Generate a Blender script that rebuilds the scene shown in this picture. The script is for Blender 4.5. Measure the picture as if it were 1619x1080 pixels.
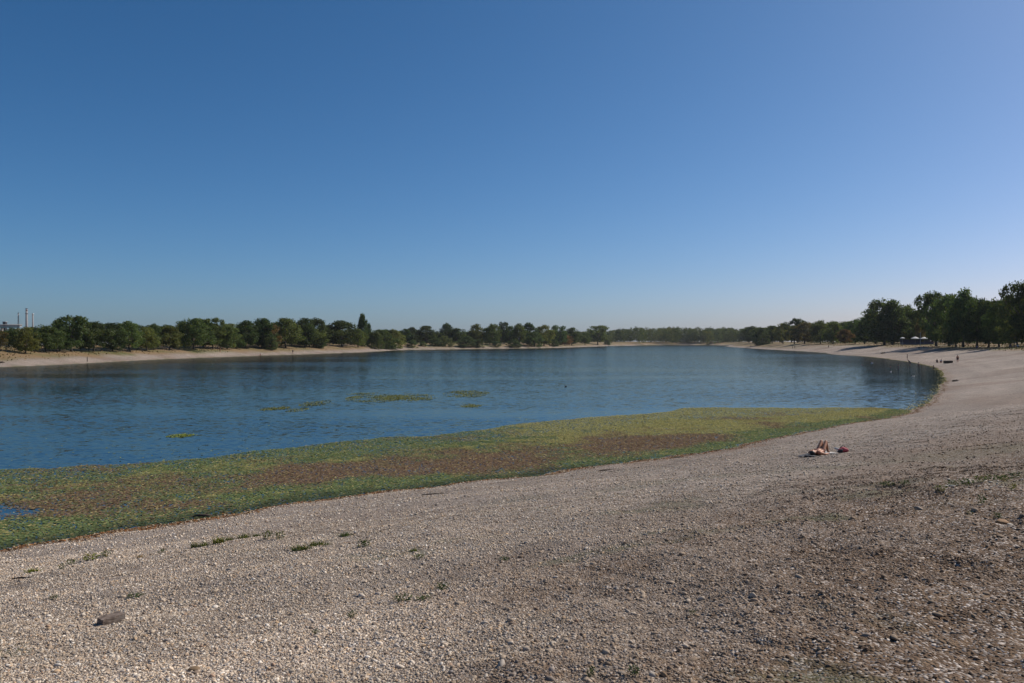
import bpy, bmesh, math, random
import numpy as np
from mathutils import Vector, Matrix, Euler

for o in list(bpy.data.objects):
    bpy.data.objects.remove(o, do_unlink=True)
scene = bpy.context.scene
COL = scene.collection
random.seed(7)
RNG = np.random.default_rng(11)

# ------------------------------------------------------------------ camera, sky, sun, exposure
W_PX, H_PX, F_PX = 1619.0, 1080.0, 1270.0       # photograph size, focal length in its pixels
CAM_Z = 5.5                                      # water level is z = 0
cam = bpy.data.cameras.new('camera')
cam.sensor_fit = 'HORIZONTAL'; cam.sensor_width = 36.0
cam.lens = 36.0 * F_PX / W_PX
cam.clip_start = 0.1; cam.clip_end = 30000
cam_ob = bpy.data.objects.new('camera', cam); COL.objects.link(cam_ob)
cam_ob.location = (0, 0, CAM_Z); cam_ob.rotation_euler = (math.radians(90), 0, 0)
scene.camera = cam_ob

SUN_EL, SUN_AZ = math.radians(42), math.radians(62)   # azimuth clockwise from the view direction
world = bpy.data.worlds.new('World'); scene.world = world; world.use_nodes = True
nt = world.node_tree; nt.nodes.clear()
sky = nt.nodes.new('ShaderNodeTexSky'); sky.sky_type = 'NISHITA'; sky.sun_disc = False
sky.sun_elevation = SUN_EL; sky.sun_rotation = SUN_AZ
sky.altitude = 0; sky.air_density = 0.7; sky.dust_density = 1.0; sky.ozone_density = 9.0
bg = nt.nodes.new('ShaderNodeBackground'); bg.inputs['Strength'].default_value = 0.078
wo = nt.nodes.new('ShaderNodeOutputWorld')
sc_ = nt.nodes.new('ShaderNodeSeparateColor'); cc_ = nt.nodes.new('ShaderNodeCombineColor'); nt.links.new(sky.outputs[0], sc_.inputs[0])
for k, (g_, f_) in enumerate(((1.5, .76), (1.132, 1.035), (1.046, 1.10))):        # one tone curve for the whole sky, as the camera's
    pw = nt.nodes.new('ShaderNodeMath'); pw.operation = 'POWER'; pw.inputs[1].default_value = g_; nt.links.new(sc_.outputs[k], pw.inputs[0])
    ml = nt.nodes.new('ShaderNodeMath'); ml.operation = 'MULTIPLY'; ml.inputs[1].default_value = f_; nt.links.new(pw.outputs[0], ml.inputs[0]); nt.links.new(ml.outputs[0], cc_.inputs[k])
nt.links.new(cc_.outputs[0], bg.inputs[0]); nt.links.new(bg.outputs[0], wo.inputs[0])
sun = bpy.data.lights.new('sun', 'SUN'); sun.energy = 4.9; sun.angle = math.radians(0.5); sun.color = (1.0, 0.93, 0.82)
sun_ob = bpy.data.objects.new('sun', sun); COL.objects.link(sun_ob)
sd = Vector((math.sin(SUN_AZ)*math.cos(SUN_EL), math.cos(SUN_AZ)*math.cos(SUN_EL), math.sin(SUN_EL)))
sun_ob.rotation_euler = (-sd).to_track_quat('-Z', 'Y').to_euler(); sun_ob.location = (60, 40, 60)
vs = scene.view_settings
vs.view_transform = 'Standard'; vs.look = 'None'; vs.gamma = 1.0; vs.exposure = 0.0; vs.use_curve_mapping = False
scene.render.engine = 'CYCLES'
scene.cycles.transparent_max_bounces = 12

# ------------------------------------------------------------------ small helpers
def smooth(a, b, x):
    t = np.clip((x-a)/(b-a), 0, 1); return t*t*(3-2*t)

def vnoise(x, y, seed=0):
    xi = np.floor(x).astype(np.int64); yi = np.floor(y).astype(np.int64)
    xf = x-xi; yf = y-yi
    def h(a, b):
        n = (a*374761393 + b*668265263 + seed*982451653) & 0xffffffff
        n = ((n ^ (n >> 13))*1274126177) & 0xffffffff
        n = (n ^ (n >> 16)) & 0xffff
        return n/65535.0
    u = xf*xf*(3-2*xf); v = yf*yf*(3-2*yf)
    return (h(xi, yi)*(1-u)+h(xi+1, yi)*u)*(1-v) + (h(xi, yi+1)*(1-u)+h(xi+1, yi+1)*u)*v

def fbm(x, y, seed=0, oct=4):
    s = 0; a = .5; t = 0
    for k in range(oct):
        s = s + a*vnoise(x*2**k, y*2**k, seed+k*17); t += a; a *= .5
    return s/t

def np_mesh(name, V, F, attrs=None, smooth_shade=False):
    """V (n,3), F (m,k) -> mesh; attrs {name: (type, array per vertex)}"""
    me = bpy.data.meshes.new(name)
    V = np.asarray(V, dtype=np.float32); F = np.asarray(F, dtype=np.int32)
    me.vertices.add(len(V)); me.vertices.foreach_set('co', V.ravel())
    if len(F):
        m, k = F.shape
        me.loops.add(m*k); me.loops.foreach_set('vertex_index', F.ravel())
        me.polygons.add(m); me.polygons.foreach_set('loop_start', np.arange(0, m*k, k, dtype=np.int32))
        if smooth_shade: me.polygons.foreach_set('use_smooth', np.ones(m, dtype=bool))
    for an, (ty, arr) in (attrs or {}).items():
        a = me.attributes.new(an, ty, 'POINT')
        arr = np.asarray(arr)
        if ty == 'FLOAT': a.data.foreach_set('value', arr.astype(np.float32))
        elif ty == 'INT': a.data.foreach_set('value', arr.astype(np.int32))
        elif ty == 'FLOAT_VECTOR': a.data.foreach_set('vector', arr.astype(np.float32).ravel())
        elif ty == 'FLOAT_COLOR':
            c = np.ones((len(arr), 4), np.float32); c[:, :3] = arr; a.data.foreach_set('color', c.ravel())
    me.update(calc_edges=True); me.validate()
    return me

def tag(o, label=None, cat=None, group=None, kind=None):
    if label: o['label'] = label
    if cat: o['category'] = cat
    if group: o['group'] = group
    if kind: o['kind'] = kind
    return o

def mob(name, me, mat=None, parent=None, loc=None, rot=None, scl=None):
    o = bpy.data.objects.new(name, me); COL.objects.link(o)
    if mat and me and not me.materials: me.materials.append(mat)
    if parent: o.parent = parent
    if loc is not None: o.location = loc
    if rot is not None: o.rotation_euler = rot
    if scl is not None: o.scale = scl
    return o

def empty(name, loc, rz=0, scl=None):
    o = bpy.data.objects.new(name, None); COL.objects.link(o); o.location = loc; o.rotation_euler = (0, 0, rz)
    o.empty_display_size = .3
    if scl is not None: o.scale = scl
    return o

class MB:
    """collects simple shapes into one mesh"""
    def __init__(s): s.bm = bmesh.new()
    def box(s, c, d, rz=0, bev=0):
        M = Matrix.Translation(c) @ Matrix.Rotation(rz, 4, 'Z') @ Matrix.Diagonal((d[0], d[1], d[2], 1))
        r = bmesh.ops.create_cube(s.bm, size=1, matrix=M)
        if bev:
            es = list({e for v in r['verts'] for e in v.link_edges})
            bmesh.ops.bevel(s.bm, geom=es, offset=bev, segments=2, affect='EDGES', profile=.6)
        return s
    def tube(s, pts, rad, n=8, caps=True):
        pts = [Vector(p) for p in pts]; rings = []
        for i, p in enumerate(pts):
            d = (pts[min(i+1, len(pts)-1)]-pts[max(i-1, 0)]).normalized()
            a = d.orthogonal().normalized() if i == 0 else (rings_a - d*rings_a.dot(d)).normalized()
            rings_a = a; b = d.cross(a)
            r = rad[i] if hasattr(rad, '__len__') else rad
            rings.append([s.bm.verts.new(p+(a*math.cos(2*math.pi*k/n)+b*math.sin(2*math.pi*k/n))*r) for k in range(n)])
        for i in range(len(rings)-1):
            for k in range(n):
                s.bm.faces.new((rings[i][k], rings[i][(k+1) % n], rings[i+1][(k+1) % n], rings[i+1][k]))
        if caps:
            s.bm.faces.new(rings[0][::-1]); s.bm.faces.new(rings[-1])
        return s
    def ball(s, c, r, sub=2, scl=(1, 1, 1)):
        M = Matrix.Translation(c) @ Matrix.Diagonal((scl[0], scl[1], scl[2], 1))
        bmesh.ops.create_icosphere(s.bm, subdivisions=sub, radius=r, matrix=M); return s
    def prism(s, poly, y0, y1):
        a = [s.bm.verts.new((x, y0, z)) for x, z in poly]; b = [s.bm.verts.new((x, y1, z)) for x, z in poly]
        n = len(poly)
        s.bm.faces.new(a); s.bm.faces.new(b[::-1])
        for i in range(n): s.bm.faces.new((a[i], b[i], b[(i+1) % n], a[(i+1) % n]))
        return s
    def mesh(s, name, smooth_shade=False):
        bmesh.ops.recalc_face_normals(s.bm, faces=s.bm.faces)
        me = bpy.data.meshes.new(name); s.bm.to_mesh(me); s.bm.free()
        if smooth_shade:
            for p in me.polygons: p.use_smooth = True
        return me
    def build(s, name, mat, parent=None, smooth_shade=False, **kw):
        return mob(name, s.mesh(name, smooth_shade), mat, parent, **kw)

# ------------------------------------------------------------------ materials
def new_mat(name):
    m = bpy.data.materials.new(name); m.use_nodes = True
    t = m.node_tree; b = t.nodes['Principled BSDF']
    return m, t, b

def N(t, kind, **kw):
    n = t.nodes.new(kind)
    for k, v in kw.items():
        if k in n.inputs: n.inputs[k].default_value = v
        else: setattr(n, k, v)
    return n

def ramp(t, fac, stops, interp='LINEAR'):
    r = t.nodes.new('ShaderNodeValToRGB'); e = r.color_ramp.elements; r.color_ramp.interpolation = interp
    while len(e) < len(stops): e.new(.5)
    for i, (p, c) in enumerate(stops):
        e[i].position = p; e[i].color = (*c, 1) if len(c) == 3 else c
    t.links.new(fac, r.inputs[0]); return r.outputs[0]

def mixc(t, fac, a, b, mode='MIX'):
    m = t.nodes.new('ShaderNodeMix'); m.data_type = 'RGBA'; m.blend_type = mode
    for sock, v in ((0, fac), (6, a), (7, b)):
        if hasattr(v, 'is_output'): t.links.new(v, m.inputs[sock])
        elif sock == 0: m.inputs[0].default_value = v
        else: m.inputs[sock].default_value = (*v, 1)
    return m.outputs[2]

def math_(t, op, a, b=None):
    m = t.nodes.new('ShaderNodeMath'); m.operation = op
    for i, v in enumerate((a, b)):
        if v is None: continue
        if hasattr(v, 'is_output'): t.links.new(v, m.inputs[i])
        else: m.inputs[i].default_value = v
    return m.outputs[0]

def attr(t, name, out='Fac', typ='GEOMETRY'):
    a = t.nodes.new('ShaderNodeAttribute'); a.attribute_name = name; a.attribute_type = typ
    return a.outputs[out]

def plain(name, col, rough=.7, noise=.15, scale=12, metal=0):
    m, t, b = new_mat(name)
    g = N(t, 'ShaderNodeTexCoord'); n = N(t, 'ShaderNodeTexNoise', Scale=scale, Detail=4.0)
    t.links.new(g.outputs['Object'], n.inputs['Vector'])
    lo = tuple(c*(1-noise*1.5) for c in col); hi = tuple(min(1, c*(1+noise)) for c in col)
    t.links.new(ramp(t, n.outputs[0], [(.3, lo), (.7, hi)]), b.inputs['Base Color'])
    b.inputs['Roughness'].default_value = rough; b.inputs['Metallic'].default_value = metal
    bp = N(t, 'ShaderNodeBump', Strength=.15, Distance=.01); t.links.new(n.outputs[0], bp.inputs['Height'])
    t.links.new(bp.outputs[0], b.inputs['Normal'])
    return m

M = {}
# ground
m, t, b = new_mat('ground_material'); M['ground'] = m
tc = N(t, 'ShaderNodeTexCoord'); P = tc.outputs['Object']
def tex(kind, **kw):
    n = N(t, kind, **kw); t.links.new(P, n.inputs['Vector']); return n
v1 = tex('ShaderNodeTexVoronoi', Scale=42.0); v2 = tex('ShaderNodeTexVoronoi', Scale=17.0)
nz = tex('ShaderNodeTexNoise', Scale=.55, Detail=5.0); nz2 = tex('ShaderNodeTexNoise', Scale=6.0, Detail=6.0); nz3 = tex('ShaderNodeTexNoise', Scale=.06, Detail=4.0)
sep = N(t, 'ShaderNodeSeparateColor'); t.links.new(v1.outputs['Color'], sep.inputs[0])
sep2 = N(t, 'ShaderNodeSeparateColor'); t.links.new(v2.outputs['Color'], sep2.inputs[0])
PEB = [(0, (.10, .086, .077)), (.2, (.215, .186, .162)), (.45, (.33, .286, .25)), (.7, (.405, .355, .315)), (.9, (.51, .45, .40)), (1, (.64, .58, .53))]
c1 = ramp(t, sep.outputs[0], PEB); c2 = ramp(t, sep2.outputs[1], PEB)
grav = mixc(t, .35, c1, c2)
gap = ramp(t, v1.outputs['Distance'], [(.35, (1, 1, 1)), (.8, (.5, .46, .42))])
grav = mixc(t, .8, grav, gap, 'MULTIPLY')
grav = mixc(t, .7, grav, ramp(t, nz.outputs[0], [(.3, (.86, .82, .78)), (.7, (1.05, 1.02, 1.0))]), 'MULTIPLY')
nz5 = tex('ShaderNodeTexNoise', Scale=11.0, Detail=8.0, Roughness=.75)
grav = mixc(t, 1.0, grav, ramp(t, nz5.outputs[0], [(.36, (.30, .28, .26)), (.48, (.90, .89, .88)), (.68, (1.2, 1.18, 1.15))]), 'MULTIPLY')
grav = mixc(t, .9, grav, ramp(t, nz3.outputs[0], [(.35, (.80, .74, .70)), (.5, (1, 1, 1)), (.68, (1.12, 1.10, 1.08))]), 'MULTIPLY')
bcol = N(t, 'ShaderNodeCombineColor')
for k in range(3): t.links.new(attr(t, 'band'), bcol.inputs[k])
grav = mixc(t, 1.0, grav, bcol.outputs[0], 'MULTIPLY')
soilc = ramp(t, nz2.outputs[0], [(.3, (.07, .043, .026)), (.55, (.13, .083, .05)), (.75, (.21, .145, .09))])
soilmix = mixc(t, ramp(t, sep.outputs[2], [(.68, (0, 0, 0)), (.7, (.8, .8, .8))]), soilc, c1)
base = mixc(t, attr(t, 'soil'), grav, soilmix)
gr = ramp(t, nz2.outputs[0], [(.25, (.10, .068, .034)), (.5, (.20, .135, .07)), (.8, (.29, .21, .12))])
gr = mixc(t, ramp(t, nz3.outputs[0], [(.45, (0, 0, 0)), (.68, (1, 1, 1))]), gr, (.10, .10, .035))
base = mixc(t, attr(t, 'grass'), base, gr)
# weedy green film and wet strip
base = mixc(t, attr(t, 'green'), base, (.055, .075, .028))
base = mixc(t, attr(t, 'wrack'), base, (.16, .085, .042))
bedc = ramp(t, nz.outputs[0], [(.3, (.09, .085, .04)), (.7, (.17, .15, .085))])
base = mixc(t, attr(t, 'bed'), base, bedc)
t.links.new(base, b.inputs['Base Color']); b.inputs['Roughness'].default_value = .9
b.inputs['Specular IOR Level'].default_value = .2
hgt = math_(t, 'ADD', math_(t, 'MULTIPLY', v1.outputs['Distance'], -1.0), math_(t, 'MULTIPLY', nz2.outputs[0], 1.2))
bp = N(t, 'ShaderNodeBump', Strength=.9, Distance=.02); t.links.new(hgt, bp.inputs['Height']); t.links.new(bp.outputs[0], b.inputs['Normal'])

# water
m, t, b = new_mat('water_material'); M['water'] = m; t.nodes.remove(b)
tc = N(t, 'ShaderNodeTexCoord'); mp = N(t, 'ShaderNodeMapping'); mp.inputs['Rotation'].default_value = (0, 0, math.radians(20)); mp.inputs['Scale'].default_value = (.75, 1.3, 1)
t.links.new(tc.outputs['Object'], mp.inputs['Vector']); P = mp.outputs[0]
w1 = tex('ShaderNodeTexNoise', Scale=1.7, Detail=2.0, Roughness=.5); w2 = tex('ShaderNodeTexNoise', Scale=5.5, Detail=3.0)
mp2 = N(t, 'ShaderNodeMapping'); mp2.inputs['Scale'].default_value = (.010, .035, 1); t.links.new(tc.outputs['Object'], mp2.inputs['Vector']); P = mp2.outputs[0]
calm = tex('ShaderNodeTexNoise', Scale=1.0, Detail=4.0)
amp = math_(t, 'MULTIPLY', ramp(t, calm.outputs[0], [(.42, (.25, .25, .25)), (.52, (.65, .65, .65)), (.64, (.95, .95, .95))]), attr(t, 'ripple'))
def slope(i):
    a1 = N(t, 'ShaderNodeSeparateColor'); t.links.new(w1.outputs['Color'], a1.inputs[0]); a2 = N(t, 'ShaderNodeSeparateColor'); t.links.new(w2.outputs['Color'], a2.inputs[0])
    q = math_(t, 'ADD', math_(t, 'MULTIPLY', math_(t, 'SUBTRACT', a1.outputs[i], .5), .34), math_(t, 'MULTIPLY', math_(t, 'SUBTRACT', a2.outputs[i], .5), .36))
    return math_(t, 'MULTIPLY', q, amp)
cx = N(t, 'ShaderNodeCombineXYZ'); t.links.new(slope(0), cx.inputs[0]); t.links.new(slope(1), cx.inputs[1]); cx.inputs[2].default_value = 1.0
bp = N(t, 'ShaderNodeVectorMath', operation='NORMALIZE'); t.links.new(cx.outputs[0], bp.inputs[0])
fr = N(t, 'ShaderNodeFresnel', IOR=1.333); t.links.new(bp.outputs[0], fr.inputs['Normal'])
gl = N(t, 'ShaderNodeBsdfGlossy', Roughness=.10); gl.inputs['Color'].default_value = (.45, .49, .46, 1); t.links.new(bp.outputs[0], gl.inputs['Normal'])
df = N(t, 'ShaderNodeBsdfDiffuse'); df.inputs['Color'].default_value = (.006, .018, .028, 1)
tr = N(t, 'ShaderNodeBsdfTransparent'); tr.inputs['Color'].default_value = (.72, .80, .68, 1)
mx1 = N(t, 'ShaderNodeMixShader'); t.links.new(attr(t, 'murk'), mx1.inputs[0]); t.links.new(tr.outputs[0], mx1.inputs[1]); t.links.new(df.outputs[0], mx1.inputs[2])
mx2 = N(t, 'ShaderNodeMixShader'); t.links.new(fr.outputs[0], mx2.inputs[0]); t.links.new(mx1.outputs[0], mx2.inputs[1]); t.links.new(gl.outputs[0], mx2.inputs[2])
t.links.new(mx2.outputs[0], t.nodes['Material Output'].inputs['Surface'])

# pebbles (colour comes with each stone) and single stones (colour per object)
def pebble_mat(name, inst):
    m, t, b = new_mat(name)
    tc = N(t, 'ShaderNodeTexCoord'); n = N(t, 'ShaderNodeTexNoise', Scale=2.3, Detail=5.0); t.links.new(tc.outputs['Object'], n.inputs['Vector'])
    if inst: col = attr(t, 'pcol', 'Color', 'INSTANCER')
    else: col = N(t, 'ShaderNodeObjectInfo').outputs['Color']
    c = mixc(t, .8, col, ramp(t, n.outputs[0], [(.3, (.72, .7, .67)), (.7, (1.12, 1.1, 1.08))]), 'MULTIPLY')
    t.links.new(c, b.inputs['Base Color']); b.inputs['Roughness'].default_value = .8; b.inputs['Specular IOR Level'].default_value = .25
    return m
M['pebble'] = pebble_mat('pebble_material', True); M['stone'] = pebble_mat('stone_material', False)

def leaf_mat(name, objcol, trans=.3, rough=.6):
    m, t, b = new_mat(name); t.nodes.remove(b)
    c = attr(t, 'tint', 'Color')
    if objcol: c = mixc(t, 1.0, N(t, 'ShaderNodeObjectInfo').outputs['Color'], c, 'MULTIPLY')
    d = N(t, 'ShaderNodeBsdfDiffuse'); t.links.new(c, d.inputs[0])
    tr = N(t, 'ShaderNodeBsdfTranslucent'); t.links.new(mixc(t, 1.0, c, (1.25, 1.3, .7), 'MULTIPLY'), tr.inputs[0])
    mx = N(t, 'ShaderNodeMixShader'); mx.inputs[0].default_value = trans
    t.links.new(d.outputs[0], mx.inputs[1]); t.links.new(tr.outputs[0], mx.inputs[2])
    gl = N(t, 'ShaderNodeBsdfGlossy', Roughness=.45); mg = N(t, 'ShaderNodeMixShader'); mg.inputs[0].default_value = .008
    t.links.new(mx.outputs[0], mg.inputs[1]); t.links.new(gl.outputs[0], mg.inputs[2])
    t.links.new(mg.outputs[0], t.nodes['Material Output'].inputs['Surface'])
    return m
M['leaf'] = leaf_mat('tree_leaf_material', True, .42)
M['wood_leaf'] = leaf_mat('far_leaf_material', False)
M['lily'] = leaf_mat('floating_leaf_material', False, .12)
M['weed'] = leaf_mat('weed_material', True, .3)
M['litter'] = leaf_mat('litter_material', False, .1)
M['bark'] = plain('bark_material', (.07, .055, .042), .9, .35, 6)

# ------------------------------------------------------------------ the lake outline and the ground
def on_water(u, v):
    Y = CAM_Z*F_PX/(v-540.0); return ((u-809.5)/F_PX*Y, Y)
near_px = [(0, 870), (150, 846), (310, 822), (500, 790), (640, 774), (800, 757), (940, 738), (1100, 717), (1200, 697), (1330, 671),
           (1425, 655), (1475, 628), (1493, 600), (1489, 588), (1472, 579), (1440, 572.5), (1400, 567), (1362, 563), (1322, 561), (1300, 557.5), (1250, 554.5),
           (1205, 552), (1175, 550), (1148, 548), (1150, 546.3), (1100, 545.7), (1020, 545.9), (1000, 546.6), (968, 547), (935, 548.3), (900, 549.5),
           (860, 550.5), (800, 551.2), (760, 551.8), (700, 552.6), (640, 553.4), (602, 555.5), (560, 557.5), (520, 559), (400, 563), (250, 568.5), (100, 576.5), (0, 580.5)]
LAKE = [on_water(u, v) for u, v in near_px]
LAKE += [(-118, 150), (-132, 110), (-142, 60), (-132, 10), (-100, -22), (-62, -18), (-36, 0), (-24, 11.5)]
def catmull(p, k=7):
    p = np.array(p); n = len(p); out = []
    for i in range(n):
        p0, p1, p2, p3 = p[i-1], p[i], p[(i+1) % n], p[(i+2) % n]
        for j in range(k):
            t = j/k
            out.append(.5*((2*p1)+(-p0+p2)*t+(2*p0-5*p1+4*p2-p3)*t*t+(-p0+3*p1-3*p2+p3)*t**3))
    return np.array(out)
SHORE = catmull(LAKE)

def inside(poly, x, y):
    r = np.zeros(x.shape, bool); n = len(poly)
    for i in range(n):
        x0, y0 = poly[i]; x1, y1 = poly[(i+1) % n]
        if y0 == y1: continue
        c = ((y0 > y) != (y1 > y)) & (x < (x1-x0)*(y-y0)/(y1-y0)+x0)
        r ^= c
    return r

def finish_s(s, x, y):
    return s + (fbm(x*.7, y*.7, 5, 4)-.5)*1.15 + (fbm(x*.09, y*.09, 9, 3)-.5)*(.8+4*smooth(200, 420, np.hypot(x, y)))*np.clip(np.hypot(x, y)/60, 0, 1)

def shore_dist(x, y):
    """positive on land, negative over water"""
    x = np.asarray(x, float); y = np.asarray(y, float)
    n = len(SHORE)
    if x.size <= 3000:
        xs, ys = x.ravel()[:, None], y.ravel()[:, None]; A_ = SHORE[None]; B_ = np.roll(SHORE, -1, 0)[None]; D_ = B_-A_
        tt = np.clip(((xs-A_[..., 0])*D_[..., 0]+(ys-A_[..., 1])*D_[..., 1])/((D_**2).sum(-1)+1e-12), 0, 1)
        best = ((xs-A_[..., 0]-tt*D_[..., 0])**2+(ys-A_[..., 1]-tt*D_[..., 1])**2).min(1).reshape(x.shape)
        y0, y1, x0, x1 = A_[..., 1], B_[..., 1], A_[..., 0], B_[..., 0]
        cr = ((y0 > ys) != (y1 > ys)) & (xs < (x1-x0)*(ys-y0)/np.where(y1 == y0, 1e-9, y1-y0)+x0)
        ins = (cr.sum(1) % 2 == 1).reshape(x.shape)
        return finish_s(np.where(ins, -1, 1)*np.sqrt(best), x, y)
    best = np.full(x.shape, 1e18)
    for i in range(n):
        ax, ay = SHORE[i]; bx, by = SHORE[(i+1) % n]
        dx, dy = bx-ax, by-ay; L = dx*dx+dy*dy+1e-12
        tt = np.clip(((x-ax)*dx+(y-ay)*dy)/L, 0, 1)
        d = (x-ax-tt*dx)**2+(y-ay-tt*dy)**2
        np.minimum(best, d, out=best)
    s = np.sqrt(best); s = np.where(inside(SHORE, x, y), -s, s)
    return finish_s(s, x, y)

def soil_mask(x, y, s):
    n = fbm(x*.45, y*.45, 21, 4)
    m = smooth(16.0, 23.5, s + (n-.5)*9 + np.clip(x, -8, 14)*.58)
    m = m*(1-smooth(70, 130, np.hypot(x, y)))
    return np.clip(m, 0, 1)

def ground_z(x, y, s=None, fine=True):
    x = np.asarray(x, float); y = np.asarray(y, float)
    if s is None: s = shore_dist(x, y)
    r = np.hypot(x, y)
    land = .156*np.minimum(s, 21) + .078*np.clip(s-21, 0, 5) + .03*np.clip(s-26, 0, 4)
    land = land + np.clip(s-26, 0, 45)*.022*smooth(60, 130, x)           # the right-hand bank goes on rising a little
    bed = np.maximum(.13*s, -4.5)
    z = np.where(s > 0, land, bed)
    if fine:
        amp = np.clip(s*.15, 0, 1)*(1-smooth(60, 110, r))
        so = soil_mask(x, y, s)
        z = z + amp*((fbm(x*.55, y*.55, 31, 3)-.5)*(.10+.10*so) + (fbm(x*2.6, y*2.6, 41, 3)-.5)*(.025+.085*so) + (fbm(x*8, y*8, 43, 2)-.5)*(.006+.05*so))
        z = z + np.clip(s*.1, 0, 1)*smooth(60, 140, r)*(fbm(x*.06, y*.06, 51, 3)-.5)*.8
    return z

def pix(u, v, zoff=0.0):
    """where the sight line through a pixel of the photograph meets the ground"""
    dx, dz = (u-809.5)/F_PX, -(v-540.0)/F_PX
    Y = np.geomspace(3, 1500, 1500); X = dx*Y; Z = CAM_Z+dz*Y
    g = np.maximum(ground_z(X, Y, fine=False), 0)+zoff
    k = int(np.argmax(Z <= g))
    a, c = Y[max(k-1, 0)], Y[k]
    for _ in range(24):
        mY = (a+c)/2
        gg = max(float(ground_z(np.array([dx*mY]), np.array([mY]), fine=False)[0]), 0)+zoff
        if CAM_Z+dz*mY <= gg: c = mY
        else: a = mY
    return dx*c, c
def gz(x, y): return float(ground_z(np.array([x]), np.array([y]))[0])

# polar sheet, fine near the viewer, out to the horizon
ang = np.concatenate([np.radians(np.arange(-48, 48, .25)), np.radians(np.arange(48, 312, 2.0))])
rad = np.concatenate([[.4], np.geomspace(.9, 2.8, 20, endpoint=False), np.geomspace(2.8, 14, 230, endpoint=False), np.geomspace(14, 9000, 330)])
A, R = np.meshgrid(ang, rad)
GX = (R*np.sin(A)); GY = (R*np.cos(A))
GS = shore_dist(GX.ravel(), GY.ravel()).reshape(GX.shape)
GZ = ground_z(GX, GY, GS)
nr, na = GX.shape
V = np.stack([GX.ravel(), GY.ravel(), GZ.ravel()], 1)
ii, jj = np.meshgrid(np.arange(nr-1), np.arange(na), indexing='ij')
F = np.stack([ii*na+jj, ii*na+(jj+1) % na, (ii+1)*na+(jj+1) % na, (ii+1)*na+jj], -1).reshape(-1, 4)[:, ::-1]
x, y, s = GX.ravel(), GY.ravel(), GS.ravel()
r = np.hypot(x, y)
so = soil_mask(x, y, s)
bnd = .80+.40*fbm(s*.55, (x*.776+y*.631)*.05, 131, 3)
thr = np.where(x > 50, 20.5, 8.5); thr = np.where(r < 110, 60, thr)
nn = fbm(x*.12, y*.12, 61, 4)
grass = smooth(-2.5, 2.5, s-thr+(nn-.5)*7)
grass = np.maximum(grass, smooth(400, 700, r)*smooth(3, 9, s))
green = smooth(.60, .72, fbm(x*.5, y*.9, 71, 4))*smooth(8, 14, s)*smooth(40, 10, r)*.5
green = np.maximum(green, .55*smooth(4, 0, np.hypot((x-14.2)/2.2, (y-21.5)/.9))*fbm(x*1.5, y*1.5, 3, 3))
wr = (np.exp(-((s-.45)/.33)**2)*.9 + .5*np.exp(-((s-1.5)/.5)**2)*smooth(.5, .6, nn) + .45*np.exp(-((s-4.2)/.9)**2)*smooth(.48, .62, nn)*smooth(60, 90, r))*smooth(500, 300, r)*(1-.55*smooth(50, 90, r))
bed = smooth(.15, -.25, s)
V = np.vstack([V, [[0, 0, float(GZ[0].mean())]]])
one = lambda a, c=0.: np.append(a, c)
me = np_mesh('ground', V, F, dict(band=('FLOAT', one(bnd)), soil=('FLOAT', one(so)), grass=('FLOAT', one(grass)), green=('FLOAT', one(np.clip(green, 0, 1))), wrack=('FLOAT', one(np.clip(wr, 0, 1))), bed=('FLOAT', one(bed))), True)
GROUND = mob('ground', me, M['ground']); tag(GROUND, kind='structure', label='pale gravel beach sloping down to the lake, dry grass on the banks')

# water: the same sheet's cells that lie in or just beside the lake, flat at z = 0
wet = (s < 2.5); keep = wet[F].any(1)
idx = np.full(len(V), -1, np.int64); used = np.unique(F[keep]); idx[used] = np.arange(len(used))
wv = V[used].copy(); wv[:, 2] = 0; ws = np.append(s, 0)[used]; wx, wy = wv[:, 0], wv[:, 1]
depth = np.clip(-ws, 0, 60)*.13
mats = np.clip(1-np.exp(-depth*2.3), 0, 1)
rip = np.clip(.6+(-ws)/14, .6, 1.0)
rip = rip*(1-.62*smooth(30, 75, wx)*smooth(320, 230, wy)*smooth(75, 105, wy))      # the sheltered bay lies calmer
me = np_mesh('water', wv, idx[F[keep]], dict(murk=('FLOAT', mats), ripple=('FLOAT', rip)), True)
WATER = mob('lake_water', me, M['water']); tag(WATER, kind='structure', label='blue lake water with light ripples')
print('ground done')

# ------------------------------------------------------------------ pebbles
def pebble_mesh(name, seed, sub):
    bm = bmesh.new(); bmesh.ops.create_icosphere(bm, subdivisions=sub, radius=1)
    rr = random.Random(seed)
    ks = [(Vector((rr.gauss(0, 1), rr.gauss(0, 1), rr.gauss(0, 1))).normalized(), rr.uniform(.55, .95)) for _ in range(7)]
    for v in bm.verts:
        d = v.co.normalized(); L = 1.0
        for k, h in ks:                       # worn flats
            c = d.dot(k)
            if c*L > h: L = h/c
        v.co = d*(L*.75+.25)
        v.co.y *= .78; v.co.z *= .58
    me = bpy.data.meshes.new(name); bm.to_mesh(me); bm.free()
    for p in me.polygons: p.use_smooth = True
    return me
pcoll = bpy.data.collections.new('pebble_shapes')      # not linked to the scene, only instanced
for k in range(10):
    pm = pebble_mesh('pebble_shape', 100+k, 2 if k < 5 else 1); pm.materials.append(M['pebble'])
    po = bpy.data.objects.new('p%02d' % k, pm); pcoll.objects.link(po)

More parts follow.
